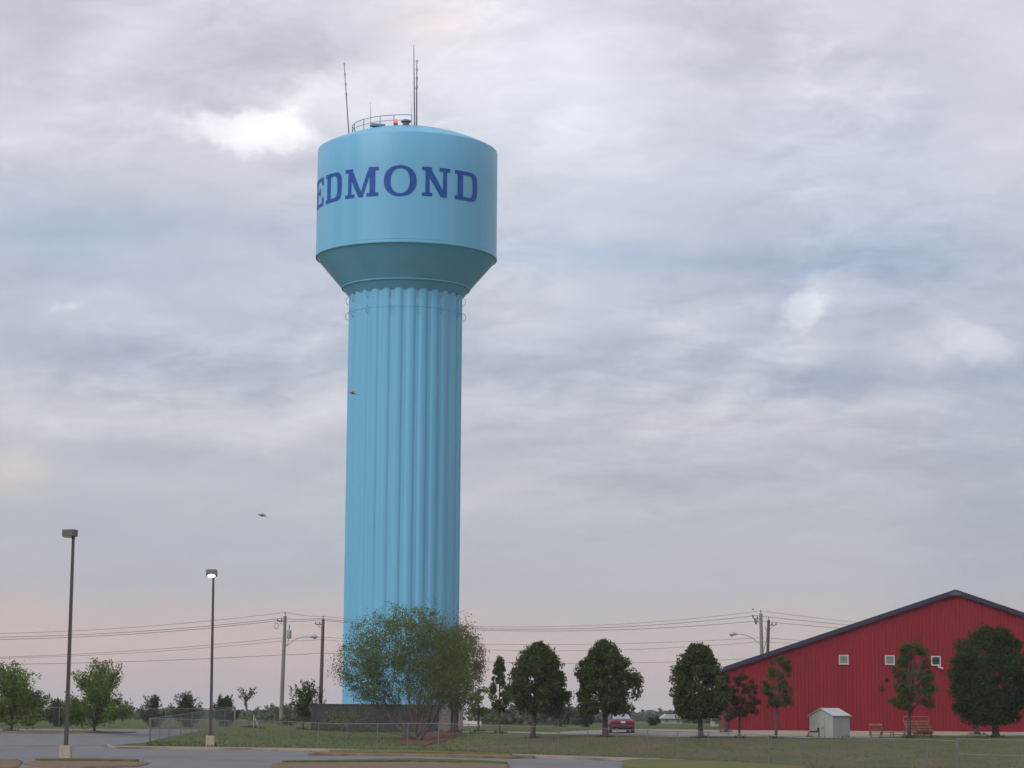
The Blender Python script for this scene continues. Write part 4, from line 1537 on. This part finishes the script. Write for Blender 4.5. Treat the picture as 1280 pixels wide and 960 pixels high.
# pines before the red hall
G_P = 'pines in front of the red hall'
clump_tree('pine_tree', 'short rusty green pine at the left end of the red hall', 'pine tree', 924, 924, 151, (909, 949, 840, 898), .08, 'ball', 'pine_rust', 46, 110, .22, group=G_P, aspect=.16, flat=.8, spread=.18, nlimb=18)
clump_tree('pine_tree', 'green pine with gaps in its crown left of the grey shed', 'pine tree', 970, 924, 151, (950, 997, 820, 886), .09, 'ball', 'pine', 56, 110, .22, group=G_P, aspect=.16, flat=.8, spread=.18, nlimb=22)
clump_tree('pine_tree', 'tall open pine in front of the bleacher and the hall windows', 'pine tree', 1136, 921, 153, (1106, 1177, 797, 890), .13, 'oak', 'pine', 112, 110, .23, group=G_P, aspect=.16, flat=.8, spread=.135, nlimb=34)
# leafy trees of the car park island
G_E = 'leafy elms on the car park island'
branch_tree('elm_tree', 'leafy light green tree cut by the left edge of the picture', 'tree', 14, 917, 165, (-28, 54, 830), 9, 'elm', 12500, .18, .12, maxlev=2, spread=.55, up=.5, base_r=.09, trunk_h=.6, fan=.9, low=9, group=G_E, bark='bark', seed=21, kids=2)
branch_tree('elm_tree', 'leafy light green tree with spiky shoots right of the tall lamp post', 'tree', 117.5, 917, 165, (86, 160, 827), 9, 'elm', 12500, .18, .12, maxlev=2, spread=.55, up=.5, base_r=.09, trunk_h=.6, fan=.9, low=9, group=G_E, bark='bark', seed=33, kids=2)
G_B = 'dark shrubs along the far fence'
for (u, d, cr, lab, sd) in ((36, 196, (20, 54, 862), 'dark shrub behind the leafy tree at the left edge', 41), (73, 194, (60, 86, 873), 'dark shrub between the two leafy trees', 42), (193, 195, (177, 209, 869), 'dark shrub right of the spiky leafy tree', 43),
                            (235, 194, (216, 253, 867), 'broad dark shrub just left of the lit lamp post', 44), (281, 195, (266, 297, 869), 'upright dark shrub just right of the lit lamp post', 45)):
    q = at(u, d)
    rowb = 480 - 0  # foot row follows from the terrain
    branch_tree('shrub', lab, 'shrub', u, 900, d, cr, 8, 'bush', 5200, .17, .17, maxlev=1, spread=.5, up=.8, base_r=.05, trunk_h=.0, fan=.6, low=7, group=G_B, bark='bark', seed=sd, kids=2)
branch_tree('young_maple', 'small dark leafy tree between the two utility poles', 'tree', 378, 910, 192, (361, 399, 851), 7, 'oak', 3000, .19, .15, maxlev=1, spread=.6, up=.5, base_r=.07, trunk_h=1.0, fan=.95, seed=52, low=5, bark='bark', kids=2)
branch_tree('sapling', 'thin brown-leaved sapling held up by white stakes', 'tree', 312, 908, 190, (299, 320, 858), 3, 'brown', 420, .16, .12, maxlev=1, spread=.5, up=.6, base_r=.045, trunk_h=1.6, fan=.5, seed=61, kids=2)
branch_tree('sapling', 'sparse brown sapling against the plain brown utility pole', 'tree', 404, 908, 194, (391, 409, 860), 3, 'brown', 260, .15, .10, maxlev=1, spread=.6, up=.5, base_r=.035, trunk_h=1.2, fan=.6, seed=62, kids=2)
for k, (u, tu, row, lab) in enumerate(((317, 317.5, 893, 'upright white stake of the thin brown sapling'), (325, 319, 898, 'slanting white stake right of the thin brown sapling'))):
    b = at(u, 189)
    t = P(tu, row, 189) - b
    o = MB().tube([(0, 0, -.2), t], .03, 6).build('tree_stake', M['white'], None)
    o.location = b
    tag(o, lab, 'stake')
# shrubs and houses far off
clump_tree('shrub', 'rounded dark shrub in the field left of the red car', 'shrub', 732, 905, 235, (722, 743, 890, 905), .12, 'ball', 'oak_dark', 26, 70, .2, spread=.28)
clump_tree('shrub', 'low dark shrub in the field right of the red car', 'shrub', 817, 905, 300, (809, 826, 897, 905), .12, 'ball', 'oak_dark', 20, 60, .25, spread=.3)


def far_house(u, d, w, h, rp, label, wallm, roofm, rz=0.0):
    g = at(u, d)
    r = empty('distant_house', g, label, 'house', None, rz)
    MB().box((0, 0, h / 2 - .2), (w, 6, h + .4)).build('wall', M[wallm], r)
    MB().prism([(-w / 2 - .4, h - .05), (w / 2 + .4, h - .05), (w * .3, h + rp), (-w * .3, h + rp)], 'y', -3.6, 3.6).build('roof', M[roofm], r)
    for s in (-.28, .3):
        MB().box((w * s, -3.03, h * .5), (.5, .1, .45)).build('window', M['glass'], r)


far_house(839, 420, 3.4, .9, .7, 'low pale house far off between the round tree and the hall', 'shed_cream', 'shed_roof')
far_house(897, 300, 1.3, .9, .3, 'small white shelter far off at the left corner of the hall', 'slab', 'white')
far_house(585, 520, 9.5, 1.9, .8, 'grey low house far off right of the tower foot', 'slab', 'shed_grey')


def treeline():
    C, S_ = [], []
    spec = [(-60, 110, 330, 1.0, 1.7, 500), (150, 340, 520, 1.2, 2.2, 1200), (60, 200, 420, .9, 1.5, 700), (325, 390, 300, .8, 1.5, 700), (345, 425, 330, 1.4, 2.6, 1300),
            (590, 690, 400, 1.5, 2.4, 1200), (610, 735, 300, 1.2, 2.4, 1500), (690, 770, 420, 1.8, 2.9, 1200), (760, 930, 700, 2.0, 3.6, 2000), (850, 935, 450, 1.6, 2.8, 1200),
            (-60, 1320, 1100, 1.5, 4.2, 7000), (-60, 1320, 1500, 2.5, 5.5, 5000)]
    Q = []
    for u0, u1, d, h0, h1, n in spec:
        k = max(6, int((u1 - u0) / 7 * 500 / d * 1.0) + 8)
        cu = rng.uniform(u0, u1, k)
        ch = rng.uniform(h0, h1, k)
        idx = rng.integers(0, k, n)
        x = (cu[idx] - 640) / F * d + rng.normal(size=n) * ch[idx] * .55
        y = d + rng.normal(size=n) * 6
        z = Garr(x, y) + np.abs(rng.beta(1.6, 1.5, n)) * ch[idx]
        Q.append(leaf_quads(np.stack([x, y, z], 1), .0016 * d + .25, .7))
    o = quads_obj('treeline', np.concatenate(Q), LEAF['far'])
    tag(o, 'far-off line of hazy trees along the horizon', 'treeline', kind='stuff')


treeline()

# rough grass along edges and over the slope
def grass_tufts():
    pts = []
    for _ in range(9000):
        u = random.uniform(190, 1290)
        d0 = float(np.interp(u, [190, 300, 420, 640, 800, 1000, 1300], [140, 133, 129, 121, 117, 108, 104]))
        d1 = float(np.interp(u, [190, 300, 420, 560, 620, 1300], [150, 178, 184, 172, 152, 149]))
        d = d0 + (d1 - d0) * random.random() ** 1.3
        x = (u - 640) / F * d
        pts.append((x, d))
    pts = np.array(pts)
    z = Garr(pts[:, 0], pts[:, 1])
    n = len(pts)
    h = rng.uniform(.03, .09, n)
    w = rng.uniform(.02, .05, n)
    a = rng.uniform(0, math.pi, n)
    dx, dy = np.cos(a) * w, np.sin(a) * w
    lx, ly = rng.normal(size=n) * .04, rng.normal(size=n) * .04
    V = np.stack([np.stack([pts[:, 0] - dx, pts[:, 1] - dy, z], 1), np.stack([pts[:, 0] + dx, pts[:, 1] + dy, z], 1),
                  np.stack([pts[:, 0] + lx + dx * .3, pts[:, 1] + ly, z + h], 1), np.stack([pts[:, 0] + lx - dx * .3, pts[:, 1] + ly, z + h], 1)], 1)
    tag(quads_obj('grass', V, LEAF['grass']), 'rough grass growing on the slope behind the fence', 'grass', kind='stuff')


grass_tufts()

# ------------------------------------------------------------------ dark tufts added as contact shade round the feet of things


def contact_shade_tufts():
    V = []
    for o in list(COL.objects):
        c = o.get('category')
        if o.parent or c not in ('tree', 'pine tree', 'shrub', 'utility pole', 'shed', 'stake', 'lamp post', 'wall'):
            continue
        x0, y0 = o.location.x, o.location.y
        if c == 'lamp post' and y0 < 120:
            continue
        rad, n = {'shed': (1.35, 260), 'tree': (.55, 70), 'wall': (0, 420)}.get(c, (.4, 50))
        for _ in range(n):
            a = random.uniform(0, 2 * math.pi)
            if c == 'wall':
                x, y = x0 + random.uniform(-5.4, 6.4), y0 - random.uniform(.16, .5)
            else:
                q = rad * random.uniform(.35, 1.15)
                x, y = x0 + q * math.cos(a), y0 + q * math.sin(a)
            z, h, w = G(x, y), random.uniform(.06, .22), random.uniform(.02, .05)
            t = random.uniform(0, math.pi)
            dx, dy, lx, ly = math.cos(t) * w, math.sin(t) * w, random.gauss(0, .06), random.gauss(0, .06)
            V.append([(x - dx, y - dy, z - .02), (x + dx, y + dy, z - .02), (x + lx + dx * .2, y + ly, z + h), (x + lx - dx * .2, y + ly, z + h)])
    tag(quads_obj('contact_shade_tufts', np.array(V), LEAF['bush']), 'dark tufts added as contact shade round trunks, poles and walls', 'contact_shade_tufts', kind='stuff')


contact_shade_tufts()

# ------------------------------------------------------------------ haze


def build_haze():
    m = bpy.data.materials.new('haze')
    m.use_nodes = True
    N, L = m.node_tree.nodes, m.node_tree.links
    N.clear()
    v = N.new('ShaderNodeVolumePrincipled')
    v.inputs['Color'].default_value = (.86, .88, .95, 1)
    v.inputs['Density'].default_value = HAZE
    o = N.new('ShaderNodeOutputMaterial')
    L.new(v.outputs[0], o.inputs['Volume'])
    b = MB().box((0, 0, 36), (2 * 2100, 2 * 2100, 76)).build('haze', m, None)
    tag(b, kind='stuff')


if HAZE:
    build_haze()

# ------------------------------------------------------------------ birds


def bird(px, py, d, label, bank):
    c = P(px, py, d)
    r = empty('bird', c, label, 'bird', 'birds in flight')
    mb = MB()
    # one continuous body: beak, head, breast, tail
    ys = [(-.11, .004), (-.085, .016), (-.06, .024), (-.02, .034), (.03, .03), (.08, .014), (.13, .012)]
    mb.tube([(y * math.cos(.3), y * .3, 0) for y, _ in ys], [q for _, q in ys], 8)
    B = Matrix.Rotation(bank, 3, 'Y')
    for s in (-1, 1):
        w = [Vector((-.03, 0, 0)), Vector((.04, 0, 0)), Vector((.06, s * .13, .035)), Vector((.09, s * .26, .01)), Vector((.02, s * .15, .04))]
        w2 = [p + Vector((0, 0, .008)) for p in w]
        mb.add(w + w2, [(4, 3, 2, 1, 0), (5, 6, 7, 8, 9)] + [(i, (i + 1) % 5, 5 + (i + 1) % 5, 5 + i) for i in range(5)])
    mb.v = [tuple(B @ Vector(v)) for v in mb.v]
    mb.build('body', M['bird'], r)


bird(327, 644, 62, 'dark bird gliding in the open sky left of the tower', R(14))
bird(440, 491, 62, 'dark bird passing the left edge of the tower column', R(16))
